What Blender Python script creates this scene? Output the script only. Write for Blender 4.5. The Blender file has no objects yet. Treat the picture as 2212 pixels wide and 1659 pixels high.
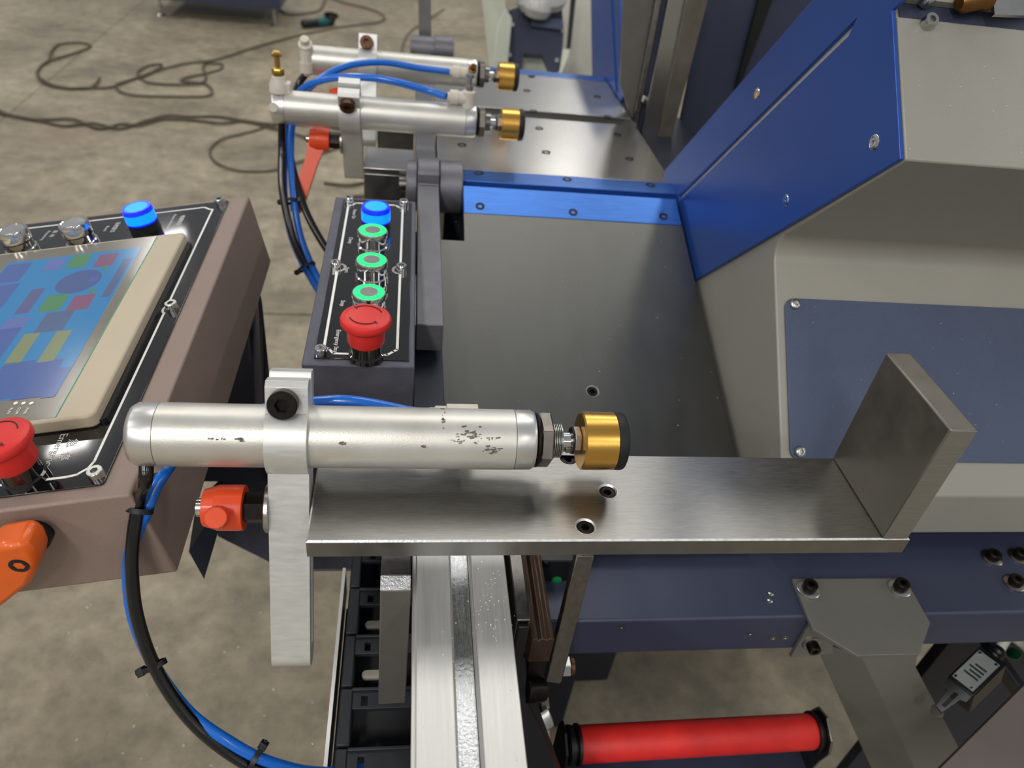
import bpy, bmesh, math, random
from mathutils import Vector, Matrix
from mathutils.geometry import tessellate_polygon
random.seed(7)
V = Vector
scene = bpy.context.scene
COL = scene.collection

# ------------------------------------------------------------------ camera
FPX, CX, CY = 1610.0, 1106.0, 829.5
PITCH, YAW, ROLL = math.radians(37.5), math.radians(-10.45), math.radians(7.9)
CAM = V((0, 0, 1.30))
fwd = V((-math.sin(YAW)*math.cos(PITCH), math.cos(YAW)*math.cos(PITCH), -math.sin(PITCH)))
rt0 = V((math.cos(YAW), math.sin(YAW), 0)); up0 = rt0.cross(fwd)
RT = rt0*math.cos(ROLL) + up0*math.sin(ROLL); UP = -rt0*math.sin(ROLL) + up0*math.cos(ROLL)
cd = bpy.data.cameras.new('camera'); cam = bpy.data.objects.new('camera', cd); COL.objects.link(cam)
cam.matrix_world = Matrix(((RT.x, UP.x, -fwd.x, CAM.x), (RT.y, UP.y, -fwd.y, CAM.y), (RT.z, UP.z, -fwd.z, CAM.z), (0, 0, 0, 1)))
cd.sensor_width = 36; cd.lens = FPX/2212*36; cd.clip_start = .02; cd.clip_end = 100
cd.dof.use_dof = True; cd.dof.focus_distance = .545; cd.dof.aperture_fstop = 7.5
scene.camera = cam

# ------------------------------------------------------------------ light
w = bpy.data.worlds.new('hall_ambient'); scene.world = w; w.use_nodes = True
bgn = w.node_tree.nodes['Background']; bgn.inputs[0].default_value = (.92, .95, 1, 1); bgn.inputs[1].default_value = .30
def lamp(x, y, z, sx, sy, power, col=(1, .975, .925), rz=0):
    l = bpy.data.lights.new('ceiling_lamp', 'AREA'); l.shape = 'RECTANGLE'; l.size = sx; l.size_y = sy; l.energy = power; l.color = col
    o = bpy.data.objects.new('ceiling_lamp', l); o.location = (x, y, z); o.rotation_euler = (0, 0, rz); COL.objects.link(o)
for lx in (-5.7, -1.7, 2.3, 6.3):          # rows of high-bay lamps; the row over the machine itself is off
    for ly, pw in ((-9.0, 60), (-6.2, 85), (-3.4, 95), (3.6, 34), (7.0, 40), (10.5, 40)):
        lamp(lx, ly, 5.2, .5, 1.4, pw*(.35 if lx > 2 and ly < 0 else 1.25 if ly < 0 else 1))
lamp(.5, 3.3, 5.2, 1.3, 2.4, 40); lamp(-5.7, .2, 5.2, .5, 1.4, 70); lamp(6.3, .2, 5.2, .5, 1.4, 45)
scene.view_settings.view_transform = 'Standard'; scene.view_settings.look = 'None'
scene.view_settings.exposure = 0.0; scene.view_settings.gamma = 1.0; scene.view_settings.use_curve_mapping = False

# ------------------------------------------------------------------ point helpers: where the sight line through a photo pixel meets a plane
def ray(px, py): return RT*((px-CX)/FPX) - UP*((py-CY)/FPX) + fwd
def D(px, py, d): return CAM + ray(px, py)*d
def PZ(px, py, z): r = ray(px, py); return CAM + r*((z-CAM.z)/r.z)
def PX(px, py, x): r = ray(px, py); return CAM + r*((x-CAM.x)/r.x)
def PY(px, py, y): r = ray(px, py); return CAM + r*((y-CAM.y)/r.y)
def PP(px, py, P, n): r = ray(px, py); return CAM + r*((V(P)-CAM).dot(n)/r.dot(n))

# ------------------------------------------------------------------ materials
def lin(c): return tuple(((v/255)/12.92 if v/255 <= .04045 else ((v/255+.055)/1.055)**2.4) for v in c)
MATS = {}
def mat(name, col, rough=.5, metal=0., var=0., vscale=8., stretch=(1, 1, 1), bump=0., bscale=60., bstretch=None, rvar=0., coat=0., emit=None, es=0., alpha=None, trans=0., ior=1.45, dark=None, spots=0., aniso=0., spec=None):
    m = bpy.data.materials.new(name); m.use_nodes = True; nt = m.node_tree; p = nt.nodes['Principled BSDF']
    c = (*lin(col), 1)
    p.inputs['Base Color'].default_value = c; p.inputs['Roughness'].default_value = rough; p.inputs['Metallic'].default_value = metal
    if coat: p.inputs['Coat Weight'].default_value = coat; p.inputs['Coat Roughness'].default_value = .06
    if trans: p.inputs['Transmission Weight'].default_value = trans
    p.inputs['IOR'].default_value = ior
    if spec is not None: p.inputs['Specular IOR Level'].default_value = spec
    if emit: p.inputs['Emission Color'].default_value = (*lin(emit), 1); p.inputs['Emission Strength'].default_value = es
    tc = None
    def coords(st):
        nonlocal tc
        if tc is None: tc = nt.nodes.new('ShaderNodeTexCoord')
        mp = nt.nodes.new('ShaderNodeMapping'); mp.inputs['Scale'].default_value = st
        nt.links.new(tc.outputs['Object'], mp.inputs['Vector']); return mp.outputs['Vector']
    def noise(sc, st, det=4.):
        n = nt.nodes.new('ShaderNodeTexNoise'); n.inputs['Scale'].default_value = sc; n.inputs['Detail'].default_value = det; n.inputs['Roughness'].default_value = .6
        nt.links.new(coords(st), n.inputs['Vector']); return n.outputs['Fac']
    if var or rvar:
        f = noise(vscale, stretch)
        if var:
            rp = nt.nodes.new('ShaderNodeValToRGB'); rp.color_ramp.elements[0].position = .3; rp.color_ramp.elements[1].position = .72
            d = lin(dark) if dark else tuple(v*(1-var) for v in c[:3])
            l = tuple(min(1, v*(1+var*.6)) for v in c[:3])
            rp.color_ramp.elements[0].color = (*d, 1); rp.color_ramp.elements[1].color = (*l, 1)
            nt.links.new(f, rp.inputs['Fac']); last = rp.outputs['Color']
            if spots:
                s = noise(spots, (1, 1, 1), 2.); r2 = nt.nodes.new('ShaderNodeValToRGB'); r2.color_ramp.elements[0].position = .68; r2.color_ramp.elements[1].position = .74
                r2.color_ramp.elements[0].color = (0, 0, 0, 1); r2.color_ramp.elements[1].color = (.8, .8, .8, 1)
                nt.links.new(s, r2.inputs['Fac']); mx = nt.nodes.new('ShaderNodeMixRGB'); mx.inputs['Color2'].default_value = tuple(v*.35 for v in c[:3]) + (1,)
                nt.links.new(r2.outputs['Color'], mx.inputs['Fac']); nt.links.new(last, mx.inputs['Color1']); last = mx.outputs['Color']
            nt.links.new(last, p.inputs['Base Color'])
        if rvar:
            mr = nt.nodes.new('ShaderNodeMapRange'); mr.inputs['From Min'].default_value = .3; mr.inputs['From Max'].default_value = .7
            mr.inputs['To Min'].default_value = max(.03, rough-rvar); mr.inputs['To Max'].default_value = min(1, rough+rvar)
            nt.links.new(f, mr.inputs['Value']); nt.links.new(mr.outputs['Result'], p.inputs['Roughness'])
    if bump:
        b = nt.nodes.new('ShaderNodeBump'); b.inputs['Strength'].default_value = bump; b.inputs['Distance'].default_value = .001
        nt.links.new(noise(bscale, bstretch or (1, 1, 1), 3.), b.inputs['Height']); nt.links.new(b.outputs['Normal'], p.inputs['Normal'])
    MATS[name] = m; return m

M = MATS
mat('brushed_steel', (150, 149, 145), .34, 1, .26, 30, (3, 90, 3), .05, 60, (3, 90, 3), .05)
mat('steel_edge', (150, 150, 148), .34, 1, .10, 60, (1, 1, 1), .06, 300, (6, 1, .4), .05)
mat('bar_grey', (112, 109, 104), .5, .45, .10, 30, (1, 1, 1), .04, 400)
mat('milled_bright', (205, 206, 206), .34, .9, .25, 200, (1, 1, 1), .3, 500)
mat('worn_steel', (128, 123, 114), .42, .8, .20, 22, (1, 1, 1), .05, 200, None, .08)
mat('milled_lines', (158, 156, 150), .38, .8, .12, 40, (1, 1, 30), .25, 60, (4, 4, 60), .05)
mat('dark_table_steel', (100, 100, 97), .40, 1, .07, 9, (4, 1, 4), .03, 400, (8, 1, 8), .02)
mat('polished_steel', (186, 184, 180), .27, 1, .05, 9, (1, 2, 1))
mat('ground_bar_steel', (120, 118, 114), .36, 1, .2, 160, (1, 1, 1), .15, 500, (4, 1, 1), .08)
mat('barrel_aluminium', (216, 215, 210), .40, .68, .08, 16, (1, 1, 1), .10, 900, None, .05, dark=(204, 199, 188))
mat('cap_aluminium', (216, 215, 211), .33, .85, .03, 20, (1, 1, 1), 0)
mat('bracket_aluminium', (216, 216, 212), .42, .6, .08, 60, (1, 1, 6), .06, 300, (1, 1, 8), .05)
mat('extrusion_aluminium', (214, 213, 209), .46, .7, .09, 26, (22, .6, 4), .06, 120, (30, 1, 4), .07)
mat('groove_aluminium', (190, 192, 194), .30, .95, .2, 160, (6, 1, 4), .3, 400, None, .08)
mat('chrome', (225, 224, 220), .10, 1)
mat('zinc', (190, 190, 186), .25, 1, .12, 60)
mat('nut_steel', (150, 143, 134), .26, 1, .2, 120)
mat('gold_anodised', (226, 176, 88), .27, 1)
mat('brass', (198, 160, 84), .28, 1, .15, 80)
mat('aged_brass', (120, 84, 44), .4, .8, .25, 60)
mat('black_rubber', (22, 23, 26), .55, 0, .15, 60)
mat('black_oxide', (40, 35, 32), .38, .8, .25, 200)
mat('brown_oxide', (94, 66, 48), .45, .7, .4, 90)  # brownish oxide; warm reflection of the far clamp bolts put into the colour
mat('black_plastic', (20, 21, 23), .42, 0)
mat('chain_plastic', (38, 41, 45), .5, 0, .2, 60)
mat('orange_plastic', (232, 78, 36), .34, 0, .06, 40, coat=.2)
mat('orange_lever_dark', (226, 96, 20), .36, 0, .08, 30, coat=.25)
mat('red_plastic', (214, 46, 42), .42, 0, .05, 40)
mat('red_rubber', (222, 44, 40), .5, 0, .16, 30)
mat('blue_plate', (48, 84, 162), .32, .4, .06, 6, (1, 1, 1), .03, 700, None, .04)
mat('blue_strip', (58, 106, 182), .34, .7, .16, 40, (1, 10, 10), .04, 300, (1, 12, 12))
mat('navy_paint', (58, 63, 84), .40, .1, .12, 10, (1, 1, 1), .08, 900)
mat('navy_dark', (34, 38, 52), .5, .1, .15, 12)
mat('inset_navy', (80, 90, 114), .36, .35, .10, 6, (1, 1, 1), .35, 1600, None, .03)
mat('head_grey', (152, 149, 140), .36, .12, .07, 5, (1, 1, 1), .22, 1500, None, .03)
mat('bracket_grey', (106, 105, 99), .44, .12, .08, 8, (1, 1, 1), .2, 1300)
mat('cast_grey', (112, 111, 116), .36, .35, .12, 60, (1, 1, 1), .35, 700)
mat('box_grey', (86, 86, 98), .42, .25, .15, 60, (1, 1, 1), .5, 900)
mat('box_navy', (44, 46, 62), .45, .15, .1, 30, (1, 1, 1), .2, 900)
mat('console_paint', (146, 127, 117), .42, .12, .06, 10, (1, 1, 1), .35, 1300)
mat('sheet_brown', (92, 84, 80), .5, .1, .12, 10)
mat('gloss_black', (12, 11, 11), .05, 0, coat=.6, spec=.6)
mat('white_print', (238, 236, 230), .5)
mat('beige_plastic', (190, 176, 152), .42, 0, .04, 20)
mat('screen_film', (118, 112, 100), .16, 0, .06, 60, coat=.4)
mat('teal_line', (60, 150, 120), .4)
mat('marker_ink', (40, 38, 36), .6)
mat('blue_hose', (18, 104, 205), .22, 0, .04, 30, coat=.3)
mat('black_hose', (14, 14, 15), .20, 0, coat=.4)
mat('white_fitting', (206, 198, 184), .38, 0, .08, 60)
mat('cable_brown', (74, 64, 50), .6)
mat('cable_white', (214, 212, 204), .45)
mat('blue_led', (20, 60, 255), .2, 0, emit=(0, 10, 255), es=.9, coat=.3)
mat('blue_led_core', (20, 160, 255), .3, 0, emit=(0, 110, 255), es=1.25)
mat('green_led', (20, 230, 110), .3, 0, emit=(0, 240, 110), es=1.15)
mat('green_plastic', (10, 120, 66), .4)
mat('teal_plastic', (16, 86, 88), .4)
mat('pale_sheet', (196, 200, 184), .45, 0, .08, 10)
mat('film_wrap', (190, 190, 188), .15, 0, .2, 14, bump=1.0, bscale=30)
mat('rust_steel', (92, 74, 62), .5, .7, .5, 30, (30, 1, 30), .5, 60, (20, 1, 20))
mat('label_grey', (150, 156, 154), .4, .2, .1, 60)
mat('chip_bright', (238, 238, 234), .25, .2)
mat('scuff_grey', (92, 88, 80), .6)
mat('joint_dark', (88, 82, 70), .9)
def scr(n, c, s=.72): return mat(n, tuple(int(v*.35) for v in c), .12, 0, emit=c, es=s, coat=.3)
scr('screen_blue', (56, 134, 190)); scr('screen_green', (84, 140, 96)); scr('screen_red', (134, 92, 122)); scr('screen_purple', (104, 118, 182))
scr('screen_dark', (80, 100, 150)); scr('screen_yellow', (136, 146, 108)); scr('screen_grey', (88, 106, 144)); scr('screen_mauve', (96, 100, 146)); scr('screen_navy', (80, 104, 166))

# concrete
def concrete():
    m = bpy.data.materials.new('concrete'); m.use_nodes = True; nt = m.node_tree; p = nt.nodes['Principled BSDF']
    tc = nt.nodes.new('ShaderNodeTexCoord')
    def nz(sc, det, rg=.6):
        n = nt.nodes.new('ShaderNodeTexNoise'); n.inputs['Scale'].default_value = sc; n.inputs['Detail'].default_value = det; n.inputs['Roughness'].default_value = rg
        nt.links.new(tc.outputs['Object'], n.inputs['Vector']); return n
    a = nz(2.2, 6); r = nt.nodes.new('ShaderNodeValToRGB'); e = r.color_ramp.elements
    e[0].position = .28; e[0].color = (*lin((104, 95, 79)), 1); e[1].position = .70; e[1].color = (*lin((160, 151, 131)), 1)
    x = e.new(.48); x.color = (*lin((136, 127, 108)), 1); nt.links.new(a.outputs['Fac'], r.inputs['Fac'])
    b = nz(15, 6, .72); r2 = nt.nodes.new('ShaderNodeValToRGB'); r2.color_ramp.elements[0].position = .3; r2.color_ramp.elements[0].color = (.62, .6, .57, 1); r2.color_ramp.elements[1].position = .7; r2.color_ramp.elements[1].color = (1.3, 1.28, 1.24, 1)
    nt.links.new(b.outputs['Fac'], r2.inputs['Fac'])
    mx = nt.nodes.new('ShaderNodeMixRGB'); mx.blend_type = 'MULTIPLY'; mx.inputs['Fac'].default_value = 1
    nt.links.new(r.outputs['Color'], mx.inputs['Color1']); nt.links.new(r2.outputs['Color'], mx.inputs['Color2'])
    c = nz(1.1, 3); r3 = nt.nodes.new('ShaderNodeValToRGB'); r3.color_ramp.elements[0].position = .56; r3.color_ramp.elements[0].color = (0, 0, 0, 1); r3.color_ramp.elements[1].position = .72; r3.color_ramp.elements[1].color = (.65, .65, .65, 1)
    nt.links.new(c.outputs['Fac'], r3.inputs['Fac']); m2 = nt.nodes.new('ShaderNodeMixRGB'); m2.inputs['Color2'].default_value = (*lin((112, 92, 78)), 1)
    nt.links.new(r3.outputs['Color'], m2.inputs['Fac']); nt.links.new(mx.outputs['Color'], m2.inputs['Color1'])
    nt.links.new(m2.outputs['Color'], p.inputs['Base Color'])
    mr = nt.nodes.new('ShaderNodeMapRange'); mr.inputs['To Min'].default_value = .38; mr.inputs['To Max'].default_value = .75; nt.links.new(a.outputs['Fac'], mr.inputs['Value']); nt.links.new(mr.outputs['Result'], p.inputs['Roughness'])
    bp = nt.nodes.new('ShaderNodeBump'); bp.inputs['Strength'].default_value = .15; bp.inputs['Distance'].default_value = .003; nt.links.new(b.outputs['Fac'], bp.inputs['Height']); nt.links.new(bp.outputs['Normal'], p.inputs['Normal'])
    MATS['concrete'] = m
concrete()

# ------------------------------------------------------------------ mesh building
class Frame:
    def __init__(s, o, x, y, z): s.o, s.x, s.y, s.z = V(o), V(x), V(y), V(z)
    def __call__(s, a, b=0, c=0): return s.o + s.x*a + s.y*b + s.z*c
    def loc(s, P): d = V(P)-s.o; return V((d.dot(s.x), d.dot(s.y), d.dot(s.z)))
WORLD = Frame((0, 0, 0), (1, 0, 0), (0, 1, 0), (0, 0, 1))
YZ = Frame((0, 0, 0), (0, 1, 0), (0, 0, 1), (1, 0, 0))     # a = y, b = z, extrude along X
XZ = Frame((0, 0, 0), (1, 0, 0), (0, 0, 1), (0, 1, 0))     # a = x, b = z, extrude along Y (winding handled by normals)
def basis(ax):
    ax = V(ax).normalized(); t = V((0, 0, 1)) if abs(ax.z) < .9 else V((0, 1, 0))
    a = t.cross(ax).normalized(); return ax, a, ax.cross(a)
class B:
    def __init__(s): s.v, s.f = [], []
    def add(s, vs, fs): n = len(s.v); s.v += [V(q) for q in vs]; s.f += [tuple(i+n for i in f) for f in fs]; return s
    def box(s, a, b, F=WORLD):
        (x0, y0, z0), (x1, y1, z1) = a, b
        return s.add([F(x, y, z) for z in (z0, z1) for y in (y0, y1) for x in (x0, x1)], [(0, 2, 3, 1), (4, 5, 7, 6), (0, 1, 5, 4), (2, 6, 7, 3), (0, 4, 6, 2), (1, 3, 7, 5)])
    def prism(s, pts, h0, h1, F=WORLD, holes=()):
        loops = [list(pts)] + [list(h) for h in holes]; flat = [q for l in loops for q in l]; n = len(flat)
        vs = [F(q[0], q[1], h0) for q in flat] + [F(q[0], q[1], h1) for q in flat]; fs = []
        if holes:
            for t in tessellate_polygon([[V((q[0], q[1], 0)) for q in l] for l in loops]): fs += [tuple(t), tuple(i+n for i in reversed(t))]
        else: fs += [tuple(range(n)), tuple(range(2*n-1, n-1, -1))]
        k = 0
        for l in loops:
            m = len(l)
            for i in range(m): j = (i+1) % m; fs.append((k+i, k+j, k+j+n, k+i+n))
            k += m
        return s.add(vs, fs)
    def slab(s, P, off):              # world polygon thickened by a vector
        n = len(P); off = V(off)
        return s.add([V(p) for p in P] + [V(p)+off for p in P], [tuple(range(n)), tuple(range(2*n-1, n-1, -1))] + [(i, (i+1) % n, (i+1) % n+n, i+n) for i in range(n)])
    def lathe(s, p0, ax, prof, n=28, cap=True):
        ax, a, b = basis(ax); p0 = V(p0); vs, fs, rings = [], [], []
        for q in prof:
            t, r = q[0], q[1]; hexa = len(q) > 2
            if r < 1e-6: rings.append([len(vs)]); vs.append(p0+ax*t); continue
            ring = []
            for i in range(n):
                th = 2*math.pi*i/n
                rr = r/math.cos(((th+1e-6) % (math.pi/3)) - math.pi/6)*math.cos(math.pi/6) if hexa else r
                ring.append(len(vs)); vs.append(p0 + ax*t + a*(rr*math.cos(th)) + b*(rr*math.sin(th)))
            rings.append(ring)
        for r0, r1 in zip(rings, rings[1:]):
            for i in range(n):
                j = (i+1) % n
                if len(r0) == 1 and len(r1) == 1: break
                if len(r0) == 1: fs.append((r0[0], r1[i], r1[j]))
                elif len(r1) == 1: fs.append((r0[i], r0[j], r1[0]))
                else: fs.append((r0[i], r0[j], r1[j], r1[i]))
        if cap and len(rings[0]) > 1: fs.append(tuple(reversed(rings[0])))
        if cap and len(rings[-1]) > 1: fs.append(tuple(rings[-1]))
        return s.add(vs, fs)
    def cyl(s, p0, p1, r, r1=None, n=24):
        d = V(p1)-V(p0); return s.lathe(p0, d, [(0, r), (d.length, r if r1 is None else r1)], n)
    def hexp(s, p0, ax, r, h, ch=.12):
        return s.lathe(p0, ax, [(0, r*(1-ch), 1), (h*.14, r, 1), (h*.86, r, 1), (h, r*(1-ch), 1)], 24)
    def tube(s, pts, r, n=10, sub=8, rs=None):
        P = [V(p) for p in pts]; path = []; rad = []
        ext = [P[0]*2-P[1]] + P + [P[-1]*2-P[-2]]
        for i in range(len(P)-1):
            a, b, c, d = ext[i:i+4]
            for k in range(sub):
                t = k/sub
                path.append(.5*((2*b) + (c-a)*t + (2*a-5*b+4*c-d)*t*t + (3*b-a-3*c+d)*t**3)); rad.append(r if rs is None else rs[i]*(1-t)+rs[i+1]*t)
        path.append(P[-1]); rad.append(r if rs is None else rs[-1])
        vs, fs = [], []; tan = (path[1]-path[0]).normalized(); _, a, _ = basis(tan)
        for i, p in enumerate(path):
            tn = (path[min(i+1, len(path)-1)]-path[max(i-1, 0)]).normalized()
            a = (a - tn*a.dot(tn)).normalized(); b = tn.cross(a)
            for k in range(n): th = 2*math.pi*k/n; vs.append(p + (a*math.cos(th)+b*math.sin(th))*rad[i])
        for i in range(len(path)-1):
            for k in range(n): j = (k+1) % n; fs.append((i*n+k, i*n+j, (i+1)*n+j, (i+1)*n+k))
        fs.append(tuple(range(n-1, -1, -1))); L = (len(path)-1)*n; fs.append(tuple(range(L, L+n)))
        return s.add(vs, fs)
    def ribbon(s, pts, w, F, h, t=.0002):
        for (x0, y0), (x1, y1) in zip(pts, pts[1:]):
            dx, dy = x1-x0, y1-y0; L = math.hypot(dx, dy) or 1; ex, ey = dx/L*w*.5, dy/L*w*.5; nx, ny = -ey, ex
            x0_, y0_, x1_, y1_ = x0-ex*.6, y0-ey*.6, x1+ex*.6, y1+ey*.6
            s.prism([(x0_+nx, y0_+ny), (x0_-nx, y0_-ny), (x1_-nx, y1_-ny), (x1_+nx, y1_+ny)], h, h+t, F)
        return s
def arc(cx, cy, r, a0, a1, n=10): return [(cx+r*math.cos(math.radians(a0+(a1-a0)*i/n)), cy+r*math.sin(math.radians(a0+(a1-a0)*i/n))) for i in range(n+1)]
def rrect(x0, y0, x1, y1, r, n=5): return arc(x1-r, y0+r, r, -90, 0, n) + arc(x1-r, y1-r, r, 0, 90, n) + arc(x0+r, y1-r, r, 90, 180, n) + arc(x0+r, y0+r, r, 180, 270, n)
def text_b(body, F, size, h, align='CENTER', thick=.00015):
    c = bpy.data.curves.new('t', 'FONT'); c.body = body; c.size = size; c.align_x = align; c.align_y = 'CENTER'; c.resolution_u = 3
    o = bpy.data.objects.new('t', c); COL.objects.link(o)
    dg = bpy.context.evaluated_depsgraph_get(); me = bpy.data.meshes.new_from_object(o.evaluated_get(dg))
    b = B(); b.add([F(v.co.x, v.co.y, h) for v in me.vertices], [tuple(p.vertices) for p in me.polygons])
    bpy.data.objects.remove(o); bpy.data.curves.remove(c); bpy.data.meshes.remove(me); return b

def mesh_obj(name, b, m, loc, bevel=0., angle=35, seg=2, fixn=True, flat=False):
    me = bpy.data.meshes.new(name); loc = V(loc)
    me.from_pydata([v-loc for v in b.v], [], b.f); me.update()
    if fixn:
        bm = bmesh.new(); bm.from_mesh(me); bmesh.ops.recalc_face_normals(bm, faces=bm.faces); bm.to_mesh(me); bm.free()
    for p in me.polygons: p.use_smooth = not flat
    me.set_sharp_from_angle(angle=math.radians(angle))
    me.materials.append(M[m]); o = bpy.data.objects.new(name, me); COL.objects.link(o)
    if bevel:
        md = o.modifiers.new('bevel', 'BEVEL'); md.width = bevel; md.segments = seg; md.limit_method = 'ANGLE'; md.angle_limit = math.radians(40); md.harden_normals = False
    return o
class Thing:
    def __init__(s, name, label, cat, loc, group=None, kind=None):
        s.loc = V(loc); s.o = bpy.data.objects.new(name, None); s.o.empty_display_size = .02; s.o.location = s.loc; COL.objects.link(s.o)
        if kind: s.o['kind'] = kind
        else: s.o['label'] = label; s.o['category'] = cat
        if group: s.o['group'] = group
    def part(s, name, b, m, parent=None, bevel=0., label=None, kind=None, **k):
        o = mesh_obj(name, b, m, s.loc, bevel, **k); o.parent = parent or s.o
        if label: o['label'] = label
        if kind: o['kind'] = kind
        return o
def solo(name, label, cat, b, m, loc, bevel=0., group=None, kind=None, **k):
    o = mesh_obj(name, b, m, loc, bevel, **k); o.location = V(loc)
    if label: o['label'] = label
    if cat: o['category'] = cat
    if group: o['group'] = group
    if kind: o['kind'] = kind
    return o
def socket_head(P, ax, r, h, sink=.0): return B().lathe(V(P)-V(ax).normalized()*sink, ax, [(0, r), (h*.92, r), (h, r*.93), (h, r*.52, 1), (h*.35, r*.52, 1), (h*.35, 0)], 24)
def csk(P, ax, r): return B().lathe(V(P)-V(ax).normalized()*.0006, ax, [(0, r), (.0009, r), (.0009, r*.82), (.0005, r*.5, 1), (-.002, r*.5, 1), (-.002, 0)], 24)
def holeplug(P, ax, r):       # socket screw sunk in a counterbore: bright rim, dark head
    return B().lathe(V(P), ax, [(-.004, r), (.0002, r), (.0002, r*.94), (-.0012, r*.9), (-.0012, r*.8), (-.0008, r*.76), (-.0008, r*.42, 1), (-.0036, r*.42, 1), (-.0036, 0)], 28)

X1, Y1, Z1 = V((1, 0, 0)), V((0, 1, 0)), V((0, 0, 1))
S2 = math.sqrt(.5)

# ================================================================== SETTING: concrete floor of cast slabs with open joints
fl = Thing('floor', None, None, (0, 0, 0), kind='structure')
jA, jB = PZ(0, 262, 0), PZ(312, 0, 0); dj = (jB-jA); dj.z = 0; dj.normalize(); nj = V((-dj.y, dj.x, 0))
kA, kB = PZ(590, 678, 0), PZ(690, 681, 0); dk = (kB-kA); dk.z = 0; dk.normalize(); nk = V((-dk.y, dk.x, 0))
def floor_cell(side_j, side_k):
    lo, hi = -12., 16.
    poly = [V((-12, -8, 0)), V((12, -8, 0)), V((12, 18, 0)), V((-12, 18, 0))]
    for P0, n, sgn, g in ((jA, nj, side_j, .0022), (kA, nk, side_k, .004)):
        out = []
        def dd(p): return ((p-P0).dot(n))*sgn - g
        for i in range(len(poly)):
            a, b = poly[i], poly[(i+1) % len(poly)]; da, db = dd(a), dd(b)
            if da >= 0: out.append(a)
            if (da >= 0) != (db >= 0): out.append(a + (b-a)*(da/(da-db)))
        poly = out
        if not poly: return None
    return poly
for sj in (1, -1):
    for sk in (1, -1):
        pl = floor_cell(sj, sk)
        if pl: fl.part('slab', B().slab([V((p.x, p.y, -.12)) for p in pl], (0, 0, .12)), 'concrete')
fl.part('joint_base', B().box((-12, -8, -.14), (12, 18, -.006)), 'joint_dark')

# ================================================================== STOP PLATE WITH UPRIGHT (foreground)
ZP = .928
def circ(x, y, r, n=24): return [(x+r*math.cos(2*math.pi*i/n), y+r*math.sin(2*math.pi*i/n)) for i in range(n)]
sp = Thing('stop_plate', 'brushed steel base plate with a thick upright stop plate at its right end', 'steel plate', (.15, .353, .9135))
scr_px = [(1228, 990), (1313, 1061), (1265, 1137)]
scr_pt = [PZ(x, y, ZP) for x, y in scr_px]
PX0, PX1, PY0, PY1 = -.0575, .3535, .3125, .394
ch = .0011
o4, i4 = [(PX0, PY0), (PX1, PY0), (PX1, PY1), (PX0, PY1)], [(PX0+ch, PY0+ch), (PX1-ch, PY0+ch), (PX1-ch, PY1-ch), (PX0+ch, PY1-ch)]
bpl = B(); bpl.add([V((x, y, z)) for z in (ZP-.0145, ZP-ch) for x, y in o4], [(0, 1, 2, 3), (0, 1, 5, 4), (1, 2, 6, 5), (2, 3, 7, 6), (3, 0, 4, 7)])
cham = B().add([V((x, y, ZP-ch)) for x, y in o4] + [V((x, y, ZP)) for x, y in i4], [(0, 1, 5, 4), (1, 2, 6, 5), (2, 3, 7, 6), (3, 0, 4, 7)])
sp.part('plate_edge', bpl, 'steel_edge', flat=True); sp.part('chamfer', cham, 'milled_bright', flat=True)
sp.part('base_plate', B().prism(i4, ZP-.008, ZP+.00004, WORLD, [circ(p.x, p.y, .0069) for p in scr_pt]), 'brushed_steel', flat=True)
sp.part('upright', B().box((.3326, PY0+.0006, ZP), (.3512, PY1, 1.0292)), 'worn_steel', bevel=.0012)
sp.part('milled_face', B().box((.3330, PY0+.0001, ZP+.0002), (.3508, PY0+.0007, 1.0284)), 'milled_lines', flat=True)
for p in scr_pt: sp.part('countersink', B().lathe(p-Z1*.0012, Z1, [(0, .0060), (.0013, .0071), (.0014, .0071), (.0014, .0068), (.0002, .0058)], 32, False), 'milled_bright')
for p in scr_pt: sp.part('screw', B().lathe(p-Z1*.0075, Z1, [(0, .0058), (.0058, .0058), (.0064, .0052), (.0064, .0030, 1), (.003, .0030, 1), (.003, 0)], 28), 'black_oxide')

# ================================================================== TABLES
TT = math.radians(20.5); FAR = V((0, .8697, ZP))
NT = Frame(FAR, (1, 0, 0), (0, -math.cos(TT), -math.sin(TT)), (0, -math.sin(TT), math.cos(TT)))   # a = x, b = down the slope, c = up off the table
nt_ = Thing('sloped_table', 'dark steel table plate sloping towards the foreground with a blue strip', 'saw table', NT(.19, .2, -.05))
nscr = NT.loc(PP(1280, 845, FAR, NT.z))
nt_.part('table_plate', B().prism([(.066, .0458), (.3385, .0458), (.3385, .46), (.0385, .46), (.0385, .090), (.066, .090)], -.014, 0, NT, [circ(nscr.x, nscr.y, .0068)]), 'dark_table_steel', flat=True)
nt_.part('countersink', B().lathe(NT(nscr.x, nscr.y, -.0012), NT.z, [(0, .0060), (.0013, .0070), (.0014, .0070), (.0014, .0067), (.0002, .0058)], 32, False), 'milled_bright')
nt_.part('screw', B().lathe(NT(nscr.x, nscr.y, -.0075), NT.z, [(0, .0059), (.0058, .0059), (.0064, .0054), (.0064, .003, 1), (.003, .003, 1), (.003, 0)], 28), 'black_oxide')
st = nt_.part('edge_strip', B().box((.066, .0, -.016), (.3385, .0452, .0004), NT), 'blue_strip', bevel=.0006, label='blue anodised strip along the far edge')
for px, py in ((1037, 446), (1238, 459), (1433, 468)):
    q = NT.loc(PP(px, py, FAR, NT.z)); nt_.part('screw', csk(NT(q.x, q.y, .0006), NT.z, .0056), 'black_oxide', parent=st)
nt_.part('bed', B().box((.068, .01, -.06), (.335, .44, -.0165), NT), 'navy_dark')

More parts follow.
